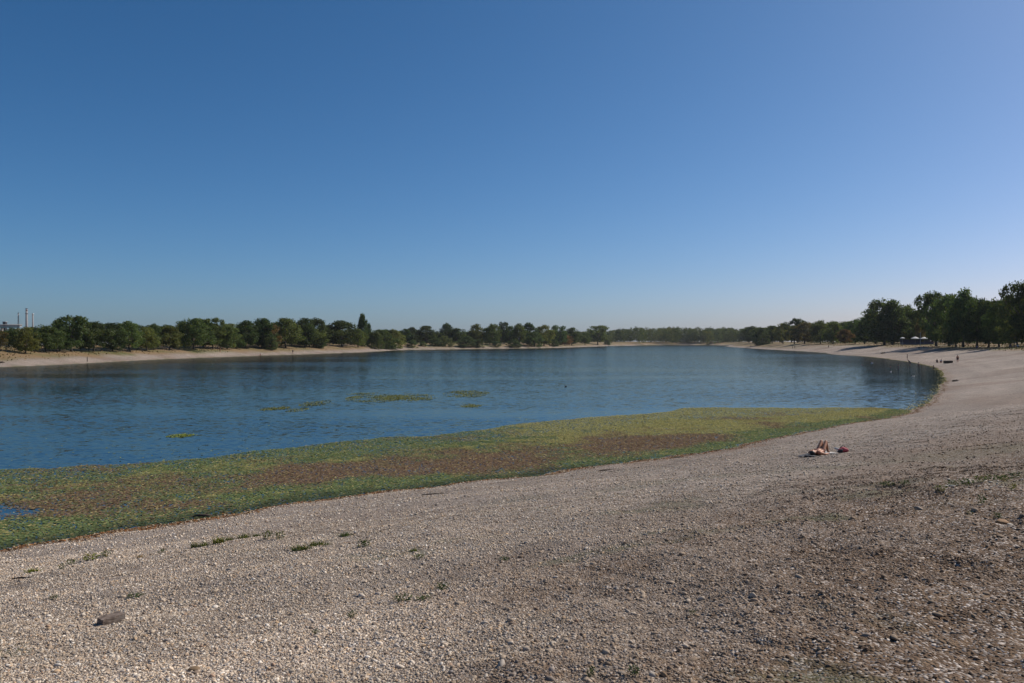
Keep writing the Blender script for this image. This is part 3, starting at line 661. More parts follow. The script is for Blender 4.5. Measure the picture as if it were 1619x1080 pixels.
T = [
 # left shore, front
 (-6, 521, 26, 205, 'oak', BR, 'russet-leaved tree cut by the left edge of the picture', GL),
 (22, 519, 30, 222, 'oak', DK, 'dark round tree just left of the yellowish young tree', GL),
 (40, 517, 34, 198, 'tall', OL, 'yellowish-green young tree below the tall chimney', GL),
 (72, 514, 40, 215, 'oak', DK, 'dark tree between the yellowish young tree and the big left-shore tree', GL),
 (113, 498, 52, 208, 'spread', DK, 'tallest big dark tree at left with a flat spreading top', GL),
 (95, 519, 34, 205, 'oak', DK, 'low dark tree under the left arm of the big spreading tree', GL),
 (148, 509, 38, 216, 'oak', DK, 'dark tree just right of the big spreading left-shore tree', GL),
 (178, 511, 36, 214, 'tall', DK, 'dark tree in the middle of the left-shore row, over a broad trunk', GL),
 (205, 509, 38, 216, 'oak', MD, 'round green tree left of the olive one', GL),
 (232, 518, 32, 224, 'oak', OL, 'olive-brown low tree at a gap in the left-shore row', GL),
 (243, 512, 20, 262, 'oak', DK, 'small dark round crown rising behind the olive-brown tree', GL),
 (268, 516, 36, 246, 'oak', OL, 'broad low olive tree left of the leaning tree clump', GL),
 (306, 503, 44, 250, 'tall', MD, 'tall full tree, left one of the leaning clump', GL),
 (322, 505, 36, 256, 'oak', DK, 'dark middle tree of the leaning clump', GL),
 (337, 503, 34, 250, 'spread', MD, 'right leaning tree of the clump, trunk tilted over the bank', GL),
 (359, 513, 32, 268, 'tall', MD, 'slim tree right after the leaning clump', GL),
 (373, 527, 24, 252, 'oak', MD, 'small young tree standing alone low on the sandy bank', GL),
 (388, 508, 36, 300, 'oak', DK, 'dark domed tree behind the small young tree', GL),
 (414, 504, 42, 296, 'oak', DK, 'broad dark tree left of the orange-tinted one', GL),
 (430, 511, 24, 292, 'oak', BR, 'orange-tinted crown amid the dark left-shore trees', GL),
 (452, 503, 46, 296, 'oak', MD, 'big domed tree right of the orange-tinted crown', GL),
 (427, 529, 26, 286, 'willow', PG, 'low grey-green bush below the orange-tinted crown', GL),
 (482, 503, 34, 318, 'oak', DK, 'dark domed tree, left of the dome pair', GL),
 (500, 504, 32, 320, 'oak', DK, 'dark domed tree, right of the dome pair, nearest the office block', GL),
 (489, 518, 34, 290, 'oak', OL, 'lighter olive tree in front of the dome pair', GL),
 (504, 534, 20, 292, 'willow', PG, 'small grey bush at the foot of the dome pair', GL),
 (541, 508, 50, 332, 'oak', DK, 'wide dark mushroom-shaped tree left of the columnar poplar', GL),
 (566, 521, 26, 338, 'oak', MD, 'lower green tree at the foot of the columnar poplar', GL),
 (573, 496, 13, 352, 'poplar', DK, 'tallest narrow columnar poplar on the left shore', GL),
 (582, 510, 9, 354, 'poplar', DK, 'short narrow poplar beside the tall columnar one', GL),
 # middle shore
 (592, 524, 24, 470, 'willow', MD, 'green bush right at the foot of the poplars by the sand tip', GM),
 (607, 522, 28, 490, 'willow', MD, 'rounded green willow, left of the shore pair', GM),
 (622, 521, 30, 494, 'willow', OL, 'rounded brighter willow, right of the shore pair', GM),
 (600, 521, 26, 620, 'oak', MD, 'pale tree top behind the shore willow pair', GM),
 (641, 520, 20, 640, 'oak', DK, 'small dark tree left of the grey round tree', GM),
 (651, 518, 18, 650, 'oak', BL, 'round grey-green tree above the lone shore bush', GM),
 (652, 537, 15, 545, 'willow', PG, 'lone grey-green bush on the reddish shore', GM),
 (669, 540, 11, 560, 'willow', MD, 'smallest dark bush right of the lone grey-green bush', GM),
 (674, 515, 28, 640, 'oak', DK, 'dark tree with a pointed top between bushes', GM),
 (689, 534, 18, 572, 'willow', PG, 'grey-green shore bush, left of the twin bushes', GM),
 (702, 531, 20, 578, 'willow', PG, 'grey-green shore bush, right of the twin bushes', GM),
 (706, 511, 20, 660, 'tall', BL, 'feathery tall tree behind the twin bushes', GM),
 (722, 519, 26, 660, 'oak', DK, 'dark sloping tree right of the feathery tree', GM),
 (737, 531, 24, 592, 'willow', PG, 'broad grey-green shore bush before the upright olive tree', GM),
 (753, 512, 20, 640, 'tall', OL, 'upright olive tree on the middle shore', GM),
 (755, 536, 18, 600, 'willow', BL, 'low dark bush under the upright olive tree', GM),
 (768, 519, 18, 700, 'oak', MD, 'small green tree between the two olive trees', GM),
 (779, 512, 22, 640, 'tall', OL, 'second upright olive tree, left of the tall ragged tree', GM),
 (783, 539, 14, 618, 'willow', BL, 'dark bush near the pale gap in the bank', GM),
 (797, 507, 16, 690, 'spread', BL, 'tallest ragged grey tree of the middle shore', GM),
 (806, 516, 20, 680, 'oak', DK, 'dark tree at the right foot of the ragged grey tree', GM),
 (821, 512, 22, 670, 'tall', MD, 'upright green tree left of the dark round tree', GM),
 (813, 537, 18, 640, 'willow', PG, 'grey-green bush at the water under the upright green tree', GM),
 (836, 511, 20, 690, 'oak', DK, 'dark round-topped tree in the middle of the lake shore', GM),
 (845, 524, 26, 660, 'willow', DK, 'large dark bush hanging over the water', GM),
 (860, 514, 26, 690, 'oak', OL, 'olive domed tree beside the large dark bush', GM),
 (874, 536, 12, 690, 'willow', DK, 'dark small bush at the end of the bushy shore', GM),
 (882, 514, 28, 740, 'oak', DK, 'dark domed tree, left of the two before the pale beach', GM),
 (904, 518, 24, 780, 'oak', DK, 'dark domed tree, right of the two before the pale beach', GM),
 (893, 529, 22, 770, 'oak', RD, 'reddish-brown shaded tree over the pale beach', GM),
 (925, 526, 18, 860, 'oak', MD, 'small tree behind the pale far beach', GM),
 (945, 513, 32, 900, 'spread', MD, 'lone big spreading tree above the far beach tip', GM),
 (961, 538, 10, 980, 'willow', PG, 'small pale bush at the far beach tip', GM),
 # right bank
 (1190, 516, 20, 720, 'oak', DK, 'dark tree where the far wood meets the right bank', GR),
 (1204, 518, 24, 690, 'willow', DK, 'dark bushy tree at the start of the right bank', GR),
 (1221, 515, 24, 660, 'oak', MD, 'round green tree third along the right bank', GR),
 (1238, 511, 22, 640, 'tall', OL, 'lighter green tree left of the dark pointed one', GR),
 (1256, 503, 24, 600, 'spread', DK, 'dark pointed tree left of the brown tree', GR),
 (1272, 510, 32, 540, 'oak', BR, 'brown autumn-coloured tree on the right bank', GR),
 (1297, 507, 28, 540, 'tall', MD, 'green tree just right of the brown tree', GR),
 (1317, 508, 28, 520, 'oak', OL, 'dull olive tree midway along the right bank', GR),
 (1336, 521, 20, 490, 'oak', RD, 'small reddish tree low in the right bank row', GR),
 (1334, 509, 28, 540, 'oak', MD, 'green crown above the small reddish tree', GR),
 (1352, 505, 30, 500, 'oak', MD, 'green tree just left of the big leading tree', GR),
 (1367, 501, 28, 470, 'tall', MD, 'green tree half hidden by the left side of the big leading tree', GR),
 (1398, 472, 58, 395, 'oak', DK, 'big dark many-headed tree nearest the water on the right bank', GR),
 (1411, 478, 44, 388, 'tall', DK, 'dark twin stem at the right of the big many-headed tree', GR),
 (1432, 482, 34, 400, 'tall', MD, 'brighter green tree right of the big many-headed tree', GR),
 (1449, 490, 34, 390, 'oak', MD, 'lower green tree above the white parasols', GR),
 (1455, 505, 16, 360, 'tall', BR, 'thin half-bare brownish tree behind the white pole', GR),
 (1480, 460, 44, 300, 'spread', DK, 'tree with a long arm reaching out left over the parasols', GR),
 (1500, 468, 44, 296, 'oak', MD, 'full green tree just right of the long-armed tree', GR),
 (1523, 457, 44, 270, 'tall', MD, 'tallest tree with a brownish tip in the right-hand group', GR),
 (1512, 500, 44, 262, 'oak', DK, 'low dark tree before the tall brown-tipped tree', GR),
 (1545, 470, 40, 262, 'oak', DK, 'dark tree over the row of close-set trunks', GR),
 (1563, 476, 36, 258, 'oak', DK, 'dark rounded tree left of the paired trunks', GR),
 (1580, 474, 36, 250, 'tall', MD, 'green tree over the paired trunks', GR),
 (1597, 467, 36, 240, 'oak', DK, 'dark tree just left of the edge tree on the right', GR),
 (1622, 443, 44, 226, 'spread', DK, 'tall tree cut by the right edge of the picture', GR),
 (1609, 496, 40, 228, 'oak', OL, 'low yellow-green tree at the right edge', GR),
 (1660, 460, 60, 222, 'oak', DK, 'dark tree just outside the right edge throwing shade on the bank', GR),
]
for a in T: tree(*a)
# second rows behind: crowns that only fill the gaps
def back(us, vt, w, Y, cols, kinds, label, group):
    ORD = 'first second third fourth fifth sixth seventh eighth ninth tenth eleventh twelfth thirteenth fourteenth fifteenth sixteenth seventeenth eighteenth nineteenth twentieth twenty-first twenty-second twenty-third twenty-fourth twenty-fifth'.split()
    for k, u in enumerate(us):
        c_ = random.choice(cols)
        tree(u+random.uniform(-4, 4), vt(u)+random.uniform(-2, 3), w*random.uniform(.85, 1.2), Y*random.uniform(.97, 1.06), random.choice(kinds), c_, label % ('olive' if c_ is OL else 'grey-green' if c_ is BL else 'dark' if c_ is DK else 'green', ORD[k]), group)
back(range(50, 600, 24), lambda u: np.interp(u, [0, 110, 300, 480, 600], [518, 513, 512, 512, 524]), 36, 350, [DK, MD, OL], ['oak', 'tall'], '%s tree of the half-hidden second row behind the left shore, %s from the left', 'second row behind the left shore')
back(range(610, 930, 20), lambda u: 522, 26, 800, [DK, MD, OL, BL], ['oak', 'tall'], '%s tree of the half-hidden row behind the middle-shore bushes, %s from the left', 'second row behind the middle shore')
back(range(1185, 1380, 16), lambda u: np.interp(u, [1185, 1380], [517, 508]), 28, 760, [DK, MD], ['oak', 'tall'], '%s tree of the half-hidden second row on the right bank, %s from the left', 'second row on the right bank')
back(range(1385, 1680, 22), lambda u: np.interp(u, [1385, 1450, 1500, 1680], [497, 495, 480, 470]), 48, 440, [DK, DK, MD], ['oak', 'tall'], '%s tree deep in the grove behind the right bank, %s from the left', 'grove behind the right bank')

# far wood at the head of the lake: reads as one mass
def belt(label, us, Ys, vtf, wr_, n, per, ls):
    PC, PF, PT_ = [], [], []; off = 0
    for i in range(n):
        u = RNG.uniform(*us); Y = RNG.uniform(*Ys); X = (u-809.5)/F_PX*Y; z = gz(X, Y)
        if z < 2 or float(shore_dist(np.array([X]), np.array([Y]))[0]) < 42: continue
        Hh = CAM_Z+(540-vtf(u)-RNG.normal(0, 1.5))/F_PX*Y-z; Wd = RNG.uniform(*wr_)/F_PX*Y
        C, nm, ti = PROTO['willow'][i % 6][2]; sel = RNG.choice(len(C), per, replace=False)
        col = np.array([DK, DK, MD, OL, BL][RNG.integers(0, 5)])*RNG.uniform(.8, 1.1)
        P, Fq = quads(C[sel]*np.array([Wd, Wd, Hh])+np.array([X, Y, z-.2]), nm[sel], RNG.uniform(ls*.7, ls*1.3, per), .8, RNG)
        PC.append(P); PF.append(Fq+off); off += len(P); PT_.append(np.repeat(ti[sel]*col, 4, 0))
    o = mob('undergrowth', np_mesh('undergrowth', np.concatenate(PC), np.concatenate(PF), dict(tint=('FLOAT_COLOR', np.concatenate(PT_)))), M['wood_leaf'])
    tag(o, label, 'undergrowth', kind='stuff')
belt('dark undergrowth closing the view behind the right-bank trunks', (1180, 1760), (470, 640), lambda u: np.interp(u, [1180, 1400, 1760], [526, 516, 508]), (26, 44), 120, 420, 1.0)
belt('dark undergrowth closing the view behind the left-shore trees', (-120, 610), (400, 560), lambda u: 523, (26, 44), 120, 420, .9)
belt('dark undergrowth closing the view behind the middle shore', (590, 990), (820, 960), lambda u: 527, (18, 30), 110, 360, 1.3)
PC, PF, PT_ = [], [], []; off = 0
allp = [p for kd in ('oak', 'tall', 'willow') for p in PROTO[kd]]
for i in range(230):
    u = RNG.uniform(900, 1215); Y = RNG.uniform(1190, 1420); X = (u-809.5)/F_PX*Y
    z = gz(X, Y)
    if z < .8: Y += 60; X = (u-809.5)/F_PX*Y; z = gz(X, Y)
    vt = 520+RNG.normal(0, 1.6)-2.5*math.exp(-((u-1012)/12)**2)-2*math.exp(-((u-1075)/25)**2) + 5*smooth(990, 955, u)
    Hh = CAM_Z+(540-vt)/F_PX*Y-z; Wd = RNG.uniform(15, 26)/F_PX*Y
    C, nm, ti = allp[i % len(allp)][2]; sel = RNG.choice(len(C), 520, replace=False)
    col = np.array([DK, MD, MD, OL, PG][RNG.integers(0, 5)])*RNG.uniform(.85, 1.2)
    P, Fq = quads(C[sel]*np.array([Wd, Wd, Hh])*np.array([1, 1, 1.0])+np.array([X, Y, z-.3]), nm[sel], RNG.uniform(1.0, 2.0, 520), .8, RNG)
    PC.append(P); PF.append(Fq+off); off += len(P); PT_.append(np.repeat(ti[sel]*col, 4, 0))
o = mob('far_wood', np_mesh('far_wood', np.concatenate(PC), np.concatenate(PF), dict(tint=('FLOAT_COLOR', np.concatenate(PT_)))), M['wood_leaf'])
tag(o, 'even band of green wood closing the far end of the lake', 'woodland', kind='stuff')
print('trees done', TREE_N)
#MARK_OBJECTS
# ------------------------------------------------------------------ far buildings and works
M['white'] = plain('white_paint_material', (.72, .72, .70), .5, .06, 4)
M['grey'] = plain('grey_metal_material', (.30, .31, .32), .5, .12, 3)
M['pale_concrete'] = plain('pale_concrete_material', (.27, .255, .25), .85, .1, .6); M['feather'] = plain('pale_feather_material', (.42, .40, .37), .8, .1, 8)
M['dark'] = plain('dark_metal_material', (.035, .036, .045), .5, .2, 5)
M['glass'] = plain('dark_glass_material', (.02, .028, .04), .12, .1, 2)
M['concrete'] = plain('concrete_material', (.34, .33, .31), .85, .12, .6)
M['teal'] = plain('teal_sheet_material', (.16, .33, .30), .5, .1, .5)
M['rust'] = plain('red_band_material', (.20, .14, .13), .6, .1, .6)
M['wood'] = plain('dark_wood_material', (.05, .035, .025), .8, .3, 9)
M['plank'] = plain('brown_wood_material', (.17, .09, .05), .75, .25, 9)
M['navy'] = plain('navy_paint_material', (.035, .03, .075), .5, .15, 3)
M['blue'] = plain('blue_cloth_material', (.05, .09, .30), .8, .15, 9)
M['rubber'] = plain('rubber_material', (.02, .02, .02), .8, .2, 9)
M['canvas'] = plain('white_canvas_material', (.62, .60, .56), .8, .05, 5)

def far(u, Y): return (u-809.5)/F_PX*Y
def hz_(v, Y): return CAM_Z+(540-v)/F_PX*Y
# striped chimney
Y = 1500; X = far(42, Y); zt = hz_(488, Y)
c = empty('chimney', (X, Y, gz(X, Y))); zb = c.location.z; Hc = zt-zb
MB().tube([(0, 0, -1), (0, 0, Hc*.5), (0, 0, Hc)], [2.4, 2.0, 1.6], 20).build('shaft', M['pale_concrete'], c, True)
for f in (.93,): MB().tube([(0, 0, Hc*f), (0, 0, Hc*(f+.04))], [1.75, 1.72], 20).build('red_band', M['rust'], c, True)
MB().tube([(0, 0, Hc-.6), (0, 0, Hc+.5)], [1.9, 1.9], 20).build('rim', M['dark'], c, True)
MB().tube([(0, 0, Hc*.845), (0, 0, Hc*.86)], [2.6, 2.6], 20).build('platform', M['dark'], c, True)
tag(c, 'tall pale chimney with a dark rim above the left-shore trees', 'chimney')
X = far(31.6, Y); zt = hz_(495, Y); c = empty('chimney', (X, Y+40, gz(X, Y+40))); Hc = zt-c.location.z
MB().tube([(0, 0, -1), (0, 0, Hc)], [1.7, 1.2], 16).build('shaft', M['pale_concrete'], c, True)
MB().tube([(0, 0, Hc-.5), (0, 0, Hc+.6)], [1.9, 1.9], 16).build('rim', M['white'], c, True)
tag(c, 'shorter pale chimney close behind the dark lattice mast', 'chimney')
X = far(29, Y-60); zt = hz_(494, Y-60); c = empty('lattice_mast', (X, Y-60, gz(X, Y-60))); Hm = zt-c.location.z
for k in range(3):
    a = k*2.094; MB().tube([(2.2*math.cos(a), 2.2*math.sin(a), -1), (.7*math.cos(a), .7*math.sin(a), Hm)], .22, 6).build('leg', M['dark'], c)
nb = 14
for j in range(nb):
    f0, f1 = j/nb, (j+1)/nb; r0, r1 = 2.2-1.5*f0, 2.2-1.5*f1; mb = MB()
    for k in range(3):
        a, b2 = k*2.094, (k+1)*2.094
        mb.tube([(r0*math.cos(a), r0*math.sin(a), Hm*f0), (r1*math.cos(b2), r1*math.sin(b2), Hm*f1)], .16, 4)
        mb.tube([(r0*math.cos(a), r0*math.sin(a), Hm*f0), (r0*math.cos(b2), r0*math.sin(b2), Hm*f0)], .14, 4)
    mb.build('brace', M['dark'], c)
for k in range(3): MB().box((.9*math.cos(k*2.1), .9*math.sin(k*2.1), Hm-3-k), (.5, .5, 3.0)).build('antenna_panel', M['white'], c)
tag(c, 'dark lattice mast with antennas left of the tall chimney', 'mast')
# pipe bridge on piers
Y = 620; x0, x1 = far(-40, Y), far(33, Y); zc = hz_(515.5, Y); xm = (x0+x1)/2; g0 = gz(xm, Y)
c = empty('pipe_bridge', (xm, Y, g0)); L2 = (x1-x0)/2; h0 = zc-g0
MB().box((0, 0, h0-.3), (2*L2, 3.0, .7)).build('deck', M['grey'], c)
for sx in (-1.1, 1.1): MB().tube([(-L2, sx, h0+.75), (L2, sx, h0+.75)], .55, 12).build('pipe', M['pale_concrete'], c, True)
MB().box((0, -1.62, h0-1.1), (2*L2, .18, .7)).build('girder', M['teal'], c)
for k in range(6):
    xx = -L2+2+k*(2*L2-4)/5; MB().box((xx, 0, h0/2-.4), (.8, 2.2, h0-.5)).build('pier', M['concrete'], c)
tag(c, 'pale pipe bridge on piers crossing behind the trees at the left edge', 'bridge')
c = empty('pump_tower', (far(0, Y), Y+6, gz(far(0, Y), Y+6))); hh = hz_(509, Y)-c.location.z
MB().box((0, 0, hh/2), (2.2, 2.2, hh)).build('body', M['dark'], c); MB().box((0, 0, hh+.2), (2.6, 2.6, .4)).build('roof', M['grey'], c)
tag(c, 'small dark tower end standing up from the pipe bridge', 'tower')
Y = 560; X = far(11, Y); g0 = gz(X, Y); c = empty('sheet_metal_hall', (X, Y, g0)); hh = hz_(526, Y)-g0
MB().box((0, 0, hh/2), (7, 14, hh)).build('wall', M['teal'], c)
MB().prism([(-3.8, hh), (0, hh+.9), (3.8, hh)], -7.3, 7.3).build('roof', M['white'], c)
for k in range(3): MB().box((-2.1+k*2.1, -7.03, hh*.72), (1.4, .08, 1.0)).build('window', M['white'], c)
tag(c, 'small teal and white metal hall under the pipe bridge', 'building')
# office block
Y = 1500; X = far(521, Y); g0 = gz(X, Y); c = empty('office_block', (X, Y, g0)); hh = hz_(515, Y)-g0
MB().box((0, 0, hh/2), (9.2, 12, hh)).build('wall', M['grey'], c)
nf = 10
for f in range(nf):
    for k in range(4):
        MB().box((-3.3+k*2.2, -6.04, hh*(f+.55)/nf), (1.7, .12, hh/nf*.6)).build('window', M['glass'], c)
MB().box((0, 0, hh+.5), (9.8, 12.6, 1.0)).build('roof', M['dark'], c)
tag(c, 'dark blue-grey office block between the domed trees', 'building')

# ------------------------------------------------------------------ cars behind the trees
def car(u, Y, rz, paint, label, big=False):
    X = far(u, Y); c = empty('parked_car', (X, Y, gz(X, Y)), rz)
    L2, w, hh = (2.5, 1.95, 2.1) if big else (2.15, 1.75, 1.45)
    if big: prof = [(-L2, .35), (L2, .35), (L2, .95), (L2*.72, 1.1), (L2*.5, hh), (-L2, hh)]
    else: prof = [(-L2, .3), (L2, .3), (L2, .72), (L2*.52, .88), (L2*.18, hh), (-L2*.55, hh), (-L2*.9, .95), (-L2, .9)]
    mb = MB().prism(prof, -w/2, w/2); bmesh.ops.bevel(mb.bm, geom=list(mb.bm.edges), offset=.06, segments=2, affect='EDGES')
    mb.build('body', paint, c, True)
    for sy in (-1, 1):
        y = sy*(w/2+.005)
        if big: MB().box((L2*.4, y, 1.5), (.9, .03, .6)).build('window', M['glass'], c)
        else:
            MB().prism([(-.75, .93), (.75, .93), (.28, hh-.12), (-.62, hh-.12)], y-.012, y+.012).build('window', M['glass'], c)
        for sx in (-1, 1):
            wl = MB().tube([(sx*L2*.62, y-.1*sy, .31), (sx*L2*.62, y+.02*sy, .31)], .31, 16).build('wheel', M['rubber'], c)
            MB().tube([(sx*L2*.62, y, .31), (sx*L2*.62, y+.03*sy, .31)], .18, 12).build('rim', M['grey'], wl)
    for sy in (-.55, .55): MB().box((L2+.0, sy, .66), (.06, .3, .16)).build('headlight', M['white'], c)
    tag(c, label, 'car', 'cars parked behind the trees')
def paint(name, col): M[name] = plain(name+'_material', col, .3, .03, 2); return M[name]
wp = paint('white_car_paint', (.62, .62, .6)); sp = paint('silver_car_paint', (.38, .39, .4)); rp = paint('blue_car_paint', (.06, .08, .2))
car(5, 235, .1, wp, 'white car parked at the far left under the russet tree')
car(57, 250, .2, sp, 'silver car behind the yellowish young tree')
car(108, 262, 0, wp, 'pale car seen low behind the big spreading left-shore tree')
car(166, 275, .1, sp, 'silver car glimpsed behind the left-shore trunks, right of the pale car')
car(1564, 330, .3, wp, 'white van behind the trunks at right', True)
car(1579, 326, .2, sp, 'grey van beside the white van at right', True)
car(1597, 318, .2, rp, 'dark blue car right of the two vans')

# ------------------------------------------------------------------ beach bar, parasols, beach furniture on the right
Yk = 352
def parasol(u, v, Y, w, label):
    X = far(u, Y); g0 = gz(X, Y); c = empty('parasol', (X, Y, g0)); zt = hz_(v, Y)-g0
    MB().tube([(0, 0, 0), (0, 0, zt)], .035, 8).build('pole', M['grey'], c)
    mb = MB(); top = mb.bm.verts.new((0, 0, zt)); n = 8; ring = []; low = []
    for k in range(n):
        a = 2*math.pi*k/n; ring.append(mb.bm.verts.new((w*math.cos(a), w*math.sin(a), zt-w*.42))); low.append(mb.bm.verts.new((w*1.01*math.cos(a), w*1.01*math.sin(a), zt-w*.42-.22)))
    for k in range(n):
        mb.bm.faces.new((top, ring[k], ring[(k+1) % n])); mb.bm.faces.new((ring[k], low[k], low[(k+1) % n], ring[(k+1) % n]))
    mb.build('canopy', M['canvas'], c)
    for k in range(n):
        a = 2*math.pi*k/n; MB().tube([(0, 0, zt-.1), (w*.96*math.cos(a), w*.96*math.sin(a), zt-w*.42-.04)], .015, 4).build('rib', M['grey'], c)
    MB().tube([(0, 0, 0), (0, 0, .12)], [.35, .3], 12).build('base', M['concrete'], c)
    tag(c, label, 'parasol', 'white parasols at the beach bar')
parasol(1447, 532.2, 340, 1.75, 'larger pointed white parasol left of the pole')
parasol(1461, 532.6, 340, 1.55, 'flat white parasol right of the pole')
parasol(1427, 533, 345, 1.0, 'small dim parasol at the left end of the beach bar')
X = far(1450, Yk+6); g0 = gz(X, Yk+6); c = empty('beach_bar', (X, Yk+6, g0))
MB().box((0, 0, .55), (13.5, 2.6, 1.1)).build('counter', M['navy'], c); MB().box((0, 0, 1.15), (13.9, 3.0, .08)).build('counter_top', M['plank'], c)
MB().box((0, 1.5, 1.1), (13.5, .15, 2.2)).build('back_wall', M['navy'], c)
for k in range(6): MB().box((-6.5+k*2.6, -1.2, 1.1), (.14, .14, 2.2)).build('post', M['wood'], c)
MB().box((0, .2, 2.28), (14.4, 4.0, .14)).build('roof', M['dark'], c)
tag(c, 'low dark navy beach bar under the parasols', 'bar')
X, Yp = pix(1455, 550.5); c = empty('pole', (X, Yp, gz(X, Yp))); hp = hz_(526, Yp)-c.location.z
MB().tube([(0, 0, -.1), (0, 0, hp)], [.07, .05], 10).build('shaft', M['canvas'], c, True); MB().box((0, 0, .1), (.4, .4, .2)).build('base', M['concrete'], c)
MB().ball((0, 0, hp), .09).build('finial', M['white'], c)
tag(c, 'thin white pole standing on the bank before the parasols', 'pole')
tag(MB().tube([(-.3, 0, .02), (-.1, 0, .18), (.3, .1, .2), (.5, 0, .03)], [.12, .22, .2, .1], 8).build('beach_bag', M['wood'], None, True, loc=(X-.7, Yp-.5, gz(X-.7, Yp-.5))), 'dark bag lying at the foot of the white pole', 'bag')
Y = 315; X = far(1493, Y); c = empty('shower_stand', (X, Y, gz(X, Y)))
for sx in (-.55, .55): MB().tube([(sx, 0, 0), (sx, 0, 2.2)], .05, 8).build('post', M['grey'], c)
MB().box((0, 0, 2.25), (1.5, .7, .1)).build('roof', M['white'], c); MB().box((0, 0, .04), (1.5, 1.2, .08)).build('base', M['concrete'], c)
for sx in (-.3, .3): MB().tube([(sx, 0, 2.2), (sx, -.25, 2.15), (sx, -.3, 2.0)], .025, 6).build('shower_head', M['grey'], c)
tag(c, 'open shower stand with white roof under the right-bank trees', 'shower')
X = far(1504, Y); c = empty('utility_cabinet', (X, Y, gz(X, Y)))
MB().box((0, 0, .65), (1.1, .5, 1.2), bev=.03).build('body', M['grey'], c); MB().box((0, 0, .03), (1.2, .6, .06)).build('base', M['concrete'], c)
for sx in (-.27, .27):
    d = MB().box((sx, -.262, .65), (.5, .025, 1.05)).build('door', M['grey'], c); MB().box((sx*.3, -.285, .7), (.03, .03, .12)).build('handle', M['dark'], d)
tag(c, 'grey cabinet right of the shower stand', 'cabinet')
# long low box on the beach
X, Y = pix(1499, 574.5); c = empty('storage_box', (X, Y, gz(X, Y)-.03), .25)
MB().box((0, 0, .3), (1.94, .62, .56)).build('carcass', M['wood'], c)
for k in range(4): MB().box((0, -.33, .10+k*.145), (2.0, .035, .13), bev=.006).build('plank', M['wood'], c)
for k in range(4): MB().box((-.99, 0, .10+k*.145), (.035, .6, .13), bev=.006).build('plank', M['wood'], c)
lid = MB().box((0, 0, .62), (2.06, .74, .05), bev=.01).build('lid', M['wood'], c)
for sx in (-.6, .6): MB().box((sx, -.38, .58), (.09, .03, .12)).build('hinge', M['dark'], lid)
tag(c, 'long low dark wooden box on the beach beside the standing man', 'box')

# ------------------------------------------------------------------ people
def skin(name, col): m = plain(name, col, .55, .05, 10); return m
M['skin'] = skin('tan_skin_material', (.42, .185, .10)); M['skin_dark'] = skin('dark_tan_skin_material', (.20, .095, .06)); M['hair'] = plain('dark_hair_material', (.018, .013, .01), .5, .3, 30)
M['swim'] = plain('rust_swimwear_material', (.13, .035, .025), .8, .2, 30); M['trunks'] = plain('dark_cloth_material', (.02, .022, .03), .8, .2, 30); M['pale_cloth'] = plain('pale_cloth_material', (.6, .58, .55), .85, .08, 20); M['red_cloth'] = plain('red_cloth_material', (.42, .07, .09), .8, .2, 14)
def remesh(mb, name, voxel):
    me = mb.mesh(name); o = bpy.data.objects.new('tmp', me); COL.objects.link(o)
    md = o.modifiers.new('r', 'REMESH'); md.mode = 'VOXEL'; md.voxel_size = voxel; md.use_smooth_shade = True
    sm = o.modifiers.new('s', 'SMOOTH'); sm.factor = .5; sm.iterations = 3
    dg = bpy.context.evaluated_depsgraph_get(); out = bpy.data.meshes.new_from_object(o.evaluated_get(dg)); out.name = name
    bpy.data.objects.remove(o); bpy.data.meshes.remove(me)
    return out
def limb(mb, pts, rad):
    for i in range(len(pts)-1):
        a, b2 = Vector(pts[i]), Vector(pts[i+1])
        mb.tube([a, b2], [rad[i], rad[i+1]], 12)
    for p, r_ in zip(pts, rad): mb.ball(p, r_, 2)
